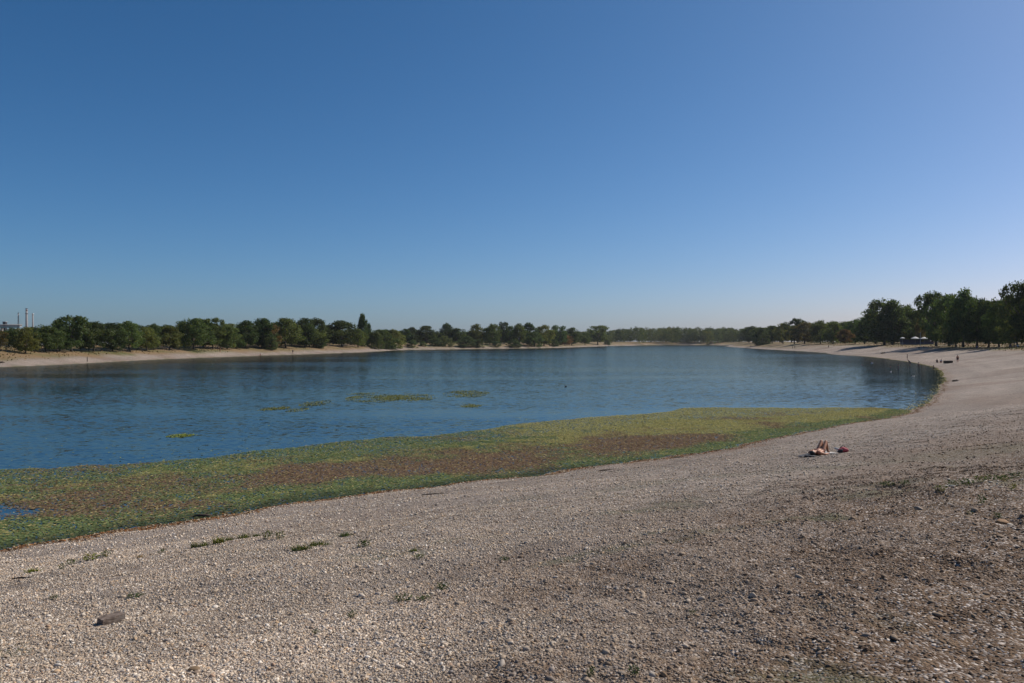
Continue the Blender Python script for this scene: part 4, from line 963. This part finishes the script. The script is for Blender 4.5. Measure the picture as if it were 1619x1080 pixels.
def body(J, up, fwd, voxel, name):
    """J: joints; up/fwd: direction of the crown and of the face"""
    up, fwd = Vector(up).normalized(), Vector(fwd).normalized(); side = fwd.cross(up).normalized()
    V_ = {k: Vector(v) for k, v in J.items()}
    mb = MB()
    limb(mb, [V_['pelvis'], (V_['pelvis']+V_['chest'])/2, V_['chest'], V_['neck']], [.115, .10, .115, .055])
    for s_ in 'LR':
        limb(mb, [V_['hip'+s_], (V_['hip'+s_]*.5+V_['sh'+s_]*.5)*.8+(V_['pelvis']+V_['chest'])*.1, V_['sh'+s_]], [.085, .07, .075])
        limb(mb, [V_['chest'], V_['sh'+s_]], [.11, .065])
        limb(mb, [V_['sh'+s_], V_['el'+s_], V_['wr'+s_]], [.055, .042, .028])
        limb(mb, [V_['hip'+s_], (V_['hip'+s_]+V_['kn'+s_])/2, V_['kn'+s_], V_['kn'+s_]*.65+V_['an'+s_]*.35, V_['an'+s_]], [.088, .075, .055, .056, .036])
        limb(mb, [V_['an'+s_], V_['an'+s_]*.3+V_['toe'+s_]*.7, V_['toe'+s_]], [.038, .034, .024])
        hd = (V_['wr'+s_]-V_['el'+s_]).normalized(); hs_ = hd.orthogonal().normalized(); palm = V_['wr'+s_]+hd*.07
        limb(mb, [V_['wr'+s_], palm], [.026, .030])
        for k, (o_, l_) in enumerate(((-.028, .062), (-.010, .078), (.009, .073), (.026, .058))):
            b0 = palm+hs_*o_; nn_ = hd.cross(hs_)*.012
            limb(mb, [b0, b0+hd*l_*.55+hs_*o_*.2, b0+hd*l_+nn_+hs_*o_*.25], [.0105, .0095, .0085])
        limb(mb, [V_['wr'+s_]+hd*.03-hs_*.02, V_['wr'+s_]+hd*.065-hs_*.055, V_['wr'+s_]+hd*.10-hs_*.062], [.014, .0115, .010])
    hc = V_['head']
    limb(mb, [V_['neck'], hc-up*.05], [.052, .05])
    mb.ball(hc+up*.025-fwd*.01, .092, 3, (1, 1, 1)); mb.ball(hc-up*.03+fwd*.015, .075, 3); mb.ball(hc-up*.085+fwd*.045, .034, 2)
    limb(mb, [hc+up*.02+fwd*.085, hc-up*.02+fwd*.108], [.012, .017])
    mb.ball(hc-up*.058+fwd*.082, .018, 2)
    for q_ in (-1, 1): mb.ball(hc-up*.005+side*q_*.092, .021, 2)
    return remesh(mb, name, voxel)
def hair_mesh(J, up, fwd, long_=0):
    up, fwd = Vector(up).normalized(), Vector(fwd).normalized(); hc = Vector(J['head']); mb = MB()
    mb.ball(hc+up*.045-fwd*.025, .098, 3); mb.ball(hc-up*.01-fwd*.05, .078, 3)
    if long_: limb(mb, [hc-fwd*.06, hc-up*long_-fwd*.07], [.075, .04])
    return remesh(mb, 'hair', .014)
def trunks_mesh(J, r_=.012, leg=.4):
    V_ = {k: Vector(v) for k, v in J.items()}; mb = MB()
    limb(mb, [V_['pelvis'], V_['pelvis']*.8+V_['chest']*.2], [.118+r_, .108+r_])
    for s_ in 'LR':
        limb(mb, [V_['hip'+s_]*.85+V_['sh'+s_]*.15, V_['hip'+s_], V_['hip'+s_]*(1-leg)+V_['kn'+s_]*leg], [.078+r_, .088+r_, .082+r_])
    return remesh(mb, 'trunks', .016)
def top_mesh(J, r_=.012, full=True):
    V_ = {k: Vector(v) for k, v in J.items()}; mb = MB()
    a = V_['pelvis']*.75+V_['chest']*.25 if full else V_['pelvis']*.25+V_['chest']*.75
    limb(mb, [a, V_['chest'], V_['chest']*.6+V_['neck']*.4], [.108+r_, .118+r_, .08+r_])
    if full:
        for s_ in 'LR':
            limb(mb, [V_['hip'+s_]*.7+V_['sh'+s_]*.3, V_['sh'+s_], V_['sh'+s_]*.45+V_['el'+s_]*.55], [.076+r_, .078+r_, .055+r_]); limb(mb, [V_['chest'], V_['sh'+s_]], [.112+r_, .07+r_])
    return remesh(mb, 'top', .016)
def sym(d):
    out = {}
    for k, v in d.items():
        if k[0] == '*': out[k[1:]+'L'] = (v[0], v[1], v[2]); out[k[1:]+'R'] = (-v[0], v[1], v[2])
        else: out[k] = v
    return out
STAND = sym({'pelvis': (0, 0, .93), 'chest': (0, 0, 1.27), 'neck': (0, .0, 1.46), 'head': (0, .02, 1.60), '*sh': (.175, 0, 1.38), '*el': (.23, -.03, 1.10), '*wr': (.24, .06, .85), '*hip': (.09, 0, .90), '*kn': (.10, .02, .50), '*an': (.10, -.02, .06), '*toe': (.12, .15, .025)})
BEND = sym({'pelvis': (0, -.12, .90), 'chest': (0, .10, 1.14), 'neck': (0, .22, 1.28), 'head': (0, .32, 1.36), '*sh': (.17, .16, 1.20), '*el': (.22, .24, .94), '*wr': (.16, .36, .76), '*hip': (.09, -.12, .87), '*kn': (.11, .02, .48), '*an': (.11, -.06, .06), '*toe': (.13, .11, .025)})
SIT = sym({'pelvis': (0, 0, .12), 'chest': (0, -.10, .45), 'neck': (0, -.09, .64), 'head': (0, -.05, .78), '*sh': (.17, -.11, .56), '*el': (.24, .06, .36), '*wr': (.14, .28, .40), '*hip': (.09, .02, .11), '*kn': (.13, .38, .42), '*an': (.11, .62, .07), '*toe': (.12, .78, .03)})
LIE = sym({'pelvis': (0, 0, .115), 'chest': (0, -.36, .125), 'neck': (0, -.54, .125), 'head': (0, -.68, .135), '*sh': (.175, -.46, .11), '*el': (.31, -.28, .06), '*wr': (.29, -.02, .05), '*hip': (.09, .02, .11), '*kn': (.085, .34, .45), '*an': (.10, .50, .07), '*toe': (.11, .64, .035)})
UP, FW = (0, 0, 1), (0, 1, 0)
PM = {}
for nm, J, up, fw in (('stand', STAND, UP, FW), ('bend', BEND, (0, .5, .8), (0, .8, -.5)), ('sit', SIT, (0, .15, 1), (0, 1, -.15))):
    PM[nm] = (body(J, up, fw, .016, 'body'), hair_mesh(J, up, fw), trunks_mesh(J), top_mesh(J))
LB = (body(LIE, (0, -1, .1), (0, .1, 1), .009, 'body'), hair_mesh(LIE, (0, -1, .1), (0, .1, 1), 0), trunks_mesh(LIE, .006, .16), top_mesh(LIE, .006, False))
def mcopy(me, mat):
    m2 = me.copy(); m2.materials.clear(); m2.materials.append(mat); return m2
PMAT = {}
def pm(key, me, mat):
    k = (key, mat.name)
    if k not in PMAT: PMAT[k] = mcopy(me, mat)
    return PMAT[k]
def person(pose, x, y, z, rz, label, sk='skin', top=None, trunks='trunks', scl=1, group=None, child=None):
    root = empty('person', (x, y, z), rz, (scl if pose != 'lie' else .9,)*3); b_, h_, t_, p_ = PM[pose] if pose != 'lie' else LB
    mob('body', pm(pose+'b', b_, M[sk]), None, root); mob('hair', pm(pose+'h', h_, M['hair']), None, root); mob('trunks', pm(pose+'t', t_, M[trunks]), None, root)
    if top: mob('top', pm(pose+'p', p_, M[top]), None, root)
    tag(root, label, 'person', group); return root
# sunbather: head towards the viewer's left, knees up, feet away to the right
X, Y = pix(1297, 718.5); X += .05; Y += .15
axis = math.atan2(.80, .73); rz = axis-math.pi/2; Z = gz(X, Y)+.02
person('lie', X, Y, Z+.012, rz, 'sunbather on their back with knees raised on the gravel near the water', top='swim', trunks='swim')
def sheet(name, w, l, amp, seed, n=18, m=30, th=.012):
    xs, ys = np.linspace(-w/2, w/2, n), np.linspace(-l/2, l/2, m); gx, gy = np.meshgrid(xs, ys); gx = gx+(fbm(gx*3, gy*3, seed+5, 2)-.5)*.08; z = (fbm(gx*5+seed, gy*5, seed, 3)-.5)*amp
    top = np.stack([gx.ravel(), gy.ravel(), z.ravel()+th], 1); bot = top-np.array([0, 0, th]); V_ = np.vstack([top, bot]); f = []; k = n*m
    for i in range(m-1):
        for j in range(n-1):
            a = i*n+j; f.append((a, a+1, a+n+1, a+n)); f.append((k+a+n, k+a+n+1, k+a+1, k+a))
    for j in range(n-1): f.append((j+1, j, k+j, k+j+1)); a = (m-1)*n+j; f.append((a, a+1, k+a+1, k+a))
    for i in range(m-1): a = i*n; f.append((a, a+n, k+a+n, k+a)); a = i*n+n-1; f.append((a+n, a, k+a, k+a+n))
    return np_mesh(name, V_, np.array(f), None, True)
ca, sa = math.cos(axis), math.sin(axis)
tw = empty('beach_towel', (X-.0*ca, Y-.0*sa, Z-.012), rz)
mob('cloth', sheet('cloth', .85, 1.55, .03, 3), M['trunks'], tw, (0, -.12, 0)); mob('border', sheet('border', .87, .22, .02, 8, 18, 6), M['pale_cloth'], tw, (0, .75, 0))
sub = MB().box((0, -.82, .04), (.34, .24, .07), bev=.03).build('rolled_pillow', M['trunks'], tw)
tag(tw, 'dark beach towel with pale ends under the sunbather', 'towel')
X2, Y2 = pix(1333, 714.5); Z2 = gz(X2, Y2)
bag = empty('beach_bag', (X2, Y2, Z2), .2, (.78,)*3)
mb = MB(); limb(mb, [(-.16, 0, .08), (0, .02, .12), (.17, 0, .09)], [.09, .125, .09]); mob('body', remesh(mb, 'bag_body', .02), M['red_cloth'], bag)
MB().tube([(-.14, 0, .16), (-.06, .03, .27), (.06, .03, .28), (.14, 0, .17)], .014, 8).build('handle', M['trunks'], bag, True)
mb = MB(); limb(mb, [(-.24, -.04, .05), (-.12, -.05, .08)], [.06, .08]); mob('side_pocket', remesh(mb, 'pocket', .02), M['trunks'], bag)
tag(bag, 'red and dark soft bag on the gravel right of the sunbather', 'bag')
X3, Y3 = pix(1324, 714); mb = MB(); limb(mb, [(-.07, .05, .12), (0, 0, .10), (.1, -.05, .05), (-.05, -.12, .03)], [.03, .045, .05, .03])
tag(mob('crumpled_cloth', remesh(mb, 'cloth', .012), M['pale_cloth'], None, (X3, Y3, gz(X3, Y3))), 'crumpled white cloth between the sunbather and the red bag', 'cloth')
X4, Y4 = pix(1277, 719.5); c = empty('water_bottle', (X4, Y4, gz(X4, Y4)+.035), .5)
MB().tube([(-.1, 0, 0), (.06, 0, 0), (.1, 0, 0)], [.032, .032, .012], 12).build('bottle_body', M['canvas'], c, True); MB().tube([(.1, 0, 0), (.125, 0, 0)], .015, 10).build('cap', M['blue'], c)
tag(c, 'small pale bottle lying just left of the sunbather', 'bottle')

def at(u, v): x_, y_ = pix(u, v); return x_, y_
def put(pose, u, v, rz, label, **kw):
    x_, y_ = at(u, v); g0 = gz(x_, y_); return person(pose, x_, y_, g0-.02, rz, label, **kw)
put('stand', 1514, 573.8, 2.6, 'bare-chested man standing beside the long dark box on the beach')
put('sit', 1481.5, 573, 2.8, 'person in dark clothes sitting on the beach left of the long box', sk='skin_dark', top='trunks')
put('sit', 1488, 573, 2.4, 'person in a pale shirt sitting close to the long box', top='pale_cloth')
put('stand', 1434.5, 569.5, 1.2, 'slim dark figure standing at the water edge before the parasols', sk='skin_dark')
G4 = 'swimmers at the right shore'
def wade(pose, u, v, hgt, rz, label, **kw):
    x_, y_ = on_water(u, v); return person(pose, x_, y_, hgt, rz, label, group=G4, **kw)
wade('bend', 1438.5, 578.5, -.12, 1.4, 'dark person bending over in the shallow water by the right shore', sk='skin_dark', top='trunks')
wade('stand', 1452.5, 578, -.95, .4, 'bather standing waist-deep nearest the beach, left of the child', sk='skin_dark')
wade('stand', 1476, 582.5, -.62, .4, 'child standing in the water close under the beach', sk='skin_dark', scl=.75)
wade('stand', 1420.5, 582.5, -.95, 1.0, 'dark-haired bather chest-deep in the dark tree reflection', sk='skin_dark', top='trunks')
wade('stand', 1362.8, 577.5, -1.42, .4, 'left one of two heads swimming at the edge of the tree reflection', sk='skin_dark')
wade('stand', 1365.4, 579.3, -1.44, -.4, 'right one of two heads swimming at the edge of the tree reflection', sk='skin_dark')
wade('stand', 1378.7, 574.6, -1.25, -.4, 'pale swimmer behind the two swimming heads', sk='skin', top='pale_cloth')
wade('stand', 1408, 580.3, -1.45, .2, 'swimmer head just left of the chest-deep bather', sk='skin')
put('stand', 1310, 550.8, .5, 'lone dark figure standing on the sand before the brown tree', sk='skin_dark', top='trunks')
put('stand', 1253.3, 551.3, .5, 'left one of two tiny figures by the far right shore', sk='skin_dark', top='trunks')
put('stand', 1256.6, 551.1, -.5, 'right one of two tiny figures by the far right shore', sk='skin_dark', top='trunks')
put('stand', 1187, 549.4, -.5, 'tiny lone figure where the right bank begins', sk='skin_dark', top='trunks')
put('sit', 1598, 550.3, 2.2, 'left person of the dark seated group in the shade at right', sk='skin_dark', top='trunks')
put('sit', 1604, 550.6, 2.8, 'middle person of the dark seated group in the shade at right', sk='skin_dark', top='navy')
put('sit', 1609.5, 550.6, 3.4, 'pale-shirted person at the right end of the shaded seated group', sk='skin_dark', top='pale_cloth')
put('sit', 1544.5, 549.3, 2.6, 'person in blue sitting in the shade of the close-set trunks', sk='skin_dark', top='blue', trunks='blue')
put('stand', 344, 555.3, 3.0, 'dark figure on the sandy bank right of the leaning trees', sk='skin_dark', top='trunks')
put('stand', 348, 557.8, 3.0, 'tanned figure just below the dark one on the left bank')
put('sit', 412, 562.0, 3.0, 'person sitting with a pale shirt at the left waterline', top='pale_cloth')
put('stand', 463, 559.0, 3.0, 'small figure standing on the left beach below the dome pair', sk='skin_dark', top='navy')
# things lying on the beaches
def drift(u, v, L_, r_, rz, mat, label, cat='log', name='driftwood_log'):
    x_, y_ = at(u, v); mb = MB(); mb.tube([(-L_/2, 0, r_*.4), (-L_*.2, .03, r_*.8), (L_*.15, -.03, r_*.9), (L_/2, .04, r_*.5)], [r_*.6, r_, r_*.9, r_*.35], 9)
    mb.tube([(L_*.1, 0, r_), (L_*.22, .05, r_*2.2), (L_*.3, .1, r_*2.6)], [r_*.4, r_*.3, r_*.12], 6)
    return tag(mb.build(name, mat, None, True, loc=(x_, y_, max(gz(x_, y_), 0)), rot=(0, 0, rz)), label, cat)
drift(1511, 603, 1.05, .12, .2, M['wood'], 'short dark log lying on the beach below the bay')
drift(1397, 559.3, 2.2, .25, .1, M['wood'], 'dark log on the far sand below the big many-headed tree')
drift(321, 817, .55, .05, .2, M['wood'], 'dark stick poking from the water plants at the left waterline', 'stick', 'stick')
drift(690, 781, .9, .018, .35, M['wood'], 'thin dark stick on the gravel just above the waterline', 'stick', 'stick')
drift(960, 744, .8, .03, .5, M['wood'], 'dark weedy stick lying right at the middle waterline', 'stick', 'stick')
drift(1072, 724, .6, .025, .5, M['wood'], 'small dark stick farther right along the waterline', 'stick', 'stick')
drift(40, 914, .42, .014, .2, M['wood'], 'short thin stick on the gravel below the leftmost grass tuft', 'stick', 'stick')
drift(1, 573.5, 1.6, .18, .3, M['wood'], 'dark log on the far beach at the left edge')
x_, y_ = at(138, 571.5); c = empty('mooring_post', (x_, y_, gz(x_, y_))); MB().tube([(0, 0, -.3), (0, 0, 1.15)], [.11, .09], 10).build('shaft', M['wood'], c, True); MB().tube([(0, 0, 1.13), (0, 0, 1.2)], [.12, .1], 10).build('cap', M['dark'], c)
tag(c, 'short dark post at the left shore waterline', 'post')
x_, y_ = at(205, 565); tag(mob('beach_towel', sheet('towel', 1.1, 1.9, .12, 5), M['canvas'], None, (x_, y_, gz(x_, y_)+.02), (0, 0, 1.1)), 'white towel spread on the left beach', 'towel')
# birds
def bird(u, v, L_, white, label, rz):
    x_, y_ = on_water(u, v); c = empty('duck', (x_, y_, 0), rz); k = L_
    mb = MB(); mb.ball((0, 0, .09*k), .2*k, 3, (1.45, .8, .62)); limb(mb, [(-.2*k, 0, .12*k), (-.36*k, 0, .2*k)], [.1*k, .03*k]); mob('body', remesh(mb, 'duck_body', .02*k), M['feather'] if white else M['trunks'], c)
    mb = MB(); limb(mb, [(.2*k, 0, .14*k), (.27*k, 0, .30*k), (.32*k, 0, .37*k)], [.085*k, .055*k, .075*k]); h_ = mob('head', remesh(mb, 'duck_head', .015*k), M['trunks'] if white != 2 else M['feather'], c)
    MB().box((.42*k, 0, .355*k), (.12*k, .06*k, .03*k)).build('bill', M['plank'], h_)
    tag(c, label, 'duck')
bird(1443.5, 596, .85, 1, 'pale duck with a dark head on the bay near the beach', math.pi)
bird(1408.5, 588.5, .6, 2, 'small white bird floating in the dark tree reflection', .5)
bird(894.5, 611.5, .45, 0, 'small black bird alone on the open lake', 2.5)

# ------------------------------------------------------------------ brick, rock and weeds on the near beach
m, t, b = new_mat('brick_material'); M['brick'] = m
tc = N(t, 'ShaderNodeTexCoord'); n = N(t, 'ShaderNodeTexNoise', Scale=14.0, Detail=7.0); t.links.new(tc.outputs['Object'], n.inputs['Vector'])
t.links.new(ramp(t, n.outputs[0], [(.3, (.07, .05, .04)), (.5, (.15, .112, .088)), (.7, (.22, .19, .165))]), b.inputs['Base Color']); b.inputs['Roughness'].default_value = .9
bp = N(t, 'ShaderNodeBump', Strength=.5, Distance=.006); t.links.new(n.outputs[0], bp.inputs['Height']); t.links.new(bp.outputs[0], b.inputs['Normal'])
X, Y = pix(176, 988); mb = MB(); mb.box((0, 0, .03), (.25, .12, .066))
bmesh.ops.subdivide_edges(mb.bm, edges=list(mb.bm.edges), cuts=5, use_grid_fill=True)
for v in mb.bm.verts:
    v.co += Vector((random.uniform(-1, 1), random.uniform(-1, 1), random.uniform(-1, 1)))*.0018
    if v.co.x > .1 and v.co.z > .04: v.co.z -= .006*random.random()
tag(mb.build('brick', M['brick'], None, loc=(X, Y, gz(X, Y)+.016), rot=(math.radians(3), math.radians(-2), math.radians(55))), 'single worn grey-brown brick lying on the gravel at lower left', 'brick')
def rock(u, v, rr, col, label):
    x_, y_ = pix(u, v); o = mob('rock', smesh[3].copy(), None, None, (x_, y_, gz(x_, y_)+rr*.25), (.1, .15, .3), (rr*1.4, rr, rr*.95)); o.color = (*col, 1); tag(o, label, 'rock')
rock(1585, 836, .075, (.26, .155, .08), 'largest tan rock on the brown gravel at the right edge')
rock(308, 1061, .042, (.20, .14, .085), 'rounded brown stone at the bottom left edge')
rock(1597, 838, .035, (.42, .38, .33), 'pale stone touching the right side of the tan rock')

def weed_mesh(kind, seed):
    rng = np.random.default_rng(seed); P, Fq, T_ = [], [], []; off = 0
    nb = 70 if kind == 'grass' else 90
    for i in range(nb):
        a = rng.uniform(0, 6.283); r0 = np.sqrt(rng.uniform(0, 1))*.42; b0 = np.array([r0*math.cos(a), r0*math.sin(a)*.7, 0])
        if kind == 'grass':
            hh = rng.uniform(.35, 1.0)*(1-.5*r0); ln = rng.normal(0, .28, 2); wd = rng.uniform(.02, .04)
            sd_ = np.array([math.sin(a*3), math.cos(a*3), 0])*wd
            p = [b0-sd_, b0+sd_, b0+np.array([ln[0]*.4, ln[1]*.4, hh*.6])+sd_*.7, b0+np.array([ln[0]*.4, ln[1]*.4, hh*.6])-sd_*.7, b0+np.array([ln[0], ln[1], hh])]
            P += p; Fq += [(off, off+1, off+2, off+3), (off+3, off+2, off+4, off+4)]; off += 5; k = 5
        else:
            c = b0+np.array([rng.normal(0, .08), rng.normal(0, .08), rng.uniform(.08, .85)*(1-.8*r0)]); d = rng.normal(size=3); d[2] = abs(d[2])*.5+.2; d /= np.linalg.norm(d); e = np.cross(d, rng.normal(size=3)); e /= np.linalg.norm(e); l = rng.uniform(.10, .22)
            p = [c, c+d*l*.5+e*l*.28, c+d*l, c+d*l*.5-e*l*.28]; P += p; Fq += [(off, off+1, off+2, off+3)]; off += 4; k = 4
        tt_ = np.array([1, 1, 1])*rng.uniform(.6, 1.35)
        if rng.uniform() < .2: tt_ = tt_*np.array([1.9, 1.3, .9])
        T_ += [tt_]*k
    me = bpy.data.meshes.new('weed'); me.from_pydata([tuple(p) for p in P], [], [tuple(dict.fromkeys(f)) for f in Fq]); a_ = me.attributes.new('tint', 'FLOAT_COLOR', 'POINT')
    a_.data.foreach_set('color', np.concatenate([np.array(T_), np.ones((len(T_), 1))], 1).astype(np.float32).ravel()); me.materials.append(M['weed']); return me
WM = {'g': [weed_mesh('grass', 40+i) for i in range(3)], 'l': [weed_mesh('leafy', 60+i) for i in range(3)]}
GRN, DGR, YGR, DRY = (.075, .10, .03), (.045, .075, .028), (.13, .15, .035), (.20, .15, .07)
WL = 'drift-line weeds on the left gravel'; WR = 'weeds on the brown gravel at right'; WC = 'sprigs on the centre gravel'
weeds = [(51, 904, 26, 8, 'g', YGR, 'leftmost yellow-green grass tuft on the gravel', WL), (98, 900, 16, 9, 'l', DGR, 'dark leafy sprig right of the leftmost tuft', WL), (113, 894, 20, 10, 'l', GRN, 'leafy weed left of the bright bushy weed', WL),
 (143, 887, 26, 13, 'l', YGR, 'bright bushy weed on the left gravel', WL), (167, 881, 18, 11, 'l', GRN, 'thin leafy weed right of the bright bushy weed', WL), (222, 884, 14, 6, 'g', DRY, 'small dry brown tuft on the left gravel', WL), (256, 877, 15, 8, 'l', DGR, 'small dark sprig before the long row of tufts', WL),
 (308, 867, 16, 10, 'g', GRN, 'first tuft of the long row of grass tufts', WL), (323, 865, 20, 9, 'g', GRN, 'second tuft of the long row of grass tufts', WL), (346, 861, 22, 13, 'g', YGR, 'tallest tuft of the long row of grass tufts', WL), (363, 857, 15, 7, 'g', GRN, 'low tuft right of the tallest tuft in the row', WL), (386, 853, 24, 9, 'g', GRN, 'wide tuft near the end of the long row', WL), (406, 850, 14, 6, 'g', GRN, 'last small tuft before the dark leafy pair', WL),
 (423, 854, 20, 14, 'l', GRN, 'left plant of the dark leafy pair on the gravel', WL), (441, 854, 20, 14, 'l', GRN, 'right plant of the dark leafy pair on the gravel', WL),
 (475, 872, 34, 8, 'g', GRN, 'long low grass streak below the dark leafy pair', WL), (503, 864, 34, 7, 'g', GRN, 'low grass streak up and right of the long one', WL), (546, 847, 24, 8, 'g', DGR, 'dark grass streak nearest the water at centre left', WL), (575, 863, 26, 12, 'l', DGR, 'dark green clover-like plant on the gravel', WC),
 (637, 949, 36, 11, 'l', DGR, 'large dark sprawling sprig at centre, left half', WC), (670, 946, 30, 9, 'l', DGR, 'large dark sprawling sprig at centre, right half', WC), (700, 928, 28, 11, 'l', DGR, 'loose green sprig above the sprawling ones', WC), (663, 884, 20, 7, 'l', GRN, 'small green sprig at centre, far from the others', WC), (655, 871, 18, 6, 'g', GRN, 'tiny grass streak above the small green sprig', WC), (797, 883, 20, 8, 'l', DGR, 'lone dark sprig right of centre', WC), (556, 975, 20, 11, 'l', DGR, 'dark sprig on the gravel below centre left', WC), (85, 945, 18, 8, 'l', DGR, 'dark sprig at the left above the brick', WC), (212, 941, 26, 8, 'l', DGR, 'dull sprig right of and above the brick', WC), (500, 1003, 16, 8, 'l', DGR, 'tiny dark sprig low at centre left', WC),
 (1095, 969, 13, 8, 'l', DGR, 'tiny green sprig on the brown gravel at centre right', WR), (935, 1066, 20, 13, 'l', DGR, 'left sprig of the pair at the bottom edge', WR), (1002, 1070, 22, 15, 'l', DGR, 'right sprig of the pair at the bottom edge', WR),
 (1487, 776, 24, 8, 'l', GRN, 'left end of the green weed strip at right', WR), (1505, 771, 26, 9, 'l', DGR, 'weed among white stones, left part of the strip', WR), (1527, 768, 28, 9, 'l', DGR, 'weed above the white stones in the strip', WR), (1552, 765, 28, 9, 'l', GRN, 'weed in the middle of the green strip', WR), (1568, 758, 26, 8, 'l', DGR, 'weed at the back of the green strip', WR), (1588, 762, 28, 8, 'l', GRN, 'weed at the right of the green strip', WR), (1607, 754, 26, 8, 'l', DGR, 'weed of the strip touching the right edge', WR), (1602, 777, 14, 10, 'l', YGR, 'brightest green sprig at the right of the strip', WR), (1552, 792, 15, 13, 'l', DGR, 'dark round weed below the green strip', WR), (1533, 809, 10, 7, 'l', DGR, 'tiny weed below the dark round one', WR), (1577, 820, 18, 8, 'l', DGR, 'weed just above the tan rock', WR), (1402, 770, 26, 6, 'l', DGR, 'faint low weed left of the green strip', WR), (1430, 769, 20, 6, 'l', DGR, 'faint low weed between the strip and the sunbather', WR)]
for i, (u, v, w, hgt, kd, col, lab, grp) in enumerate(weeds):
    x_, y_ = pix(u, v); sc = w/F_PX*y_
    o = mob('weed', WM[kd][i % 3], None, None, (x_, y_, gz(x_, y_)-.004), (0, 0, i*1.3 if kd == 'l' else 0), (sc, sc, hgt/F_PX*y_*(1.6 if grp == WR else 1.25))); o.color = (*col, 1)
    tag(o, lab, 'weed', grp)
# pale stones in the weed strip
for i in range(30):
    u = random.gauss(1545, 30); v = random.gauss(769, 4.5); x_, y_ = pix(u, v); rr = random.uniform(.02, .042)
    st = mob('stone', smesh[i % 8], None, GROUND, (x_, y_, gz(x_, y_)+rr*.2), (0, 0, i), (rr*1.3, rr, rr*.8)); f = random.uniform(.85, 1.15); st.color = (.55*f, .50*f, .42*f, 1)
print('objects done')
md = PEBBLES.modifiers.new('scatter', 'NODES'); md.node_group = ng
# ------------------------------------------------------------------ the air over the lake
hm = bpy.data.materials.new('haze_material'); hm.use_nodes = True; ht = hm.node_tree; ht.nodes.remove(ht.nodes['Principled BSDF'])
pv = ht.nodes.new('ShaderNodeVolumePrincipled'); pv.inputs['Color'].default_value = (.82, .88, .96, 1); pv.inputs['Density'].default_value = .000045; pv.inputs['Anisotropy'].default_value = .2
ht.links.new(pv.outputs[0], ht.nodes['Material Output'].inputs['Volume'])
hz = MB().box((0, 0, 37), (18600, 18600, 86)).build('haze', hm); tag(hz, 'thin pale summer haze over the lake', 'haze', kind='stuff')
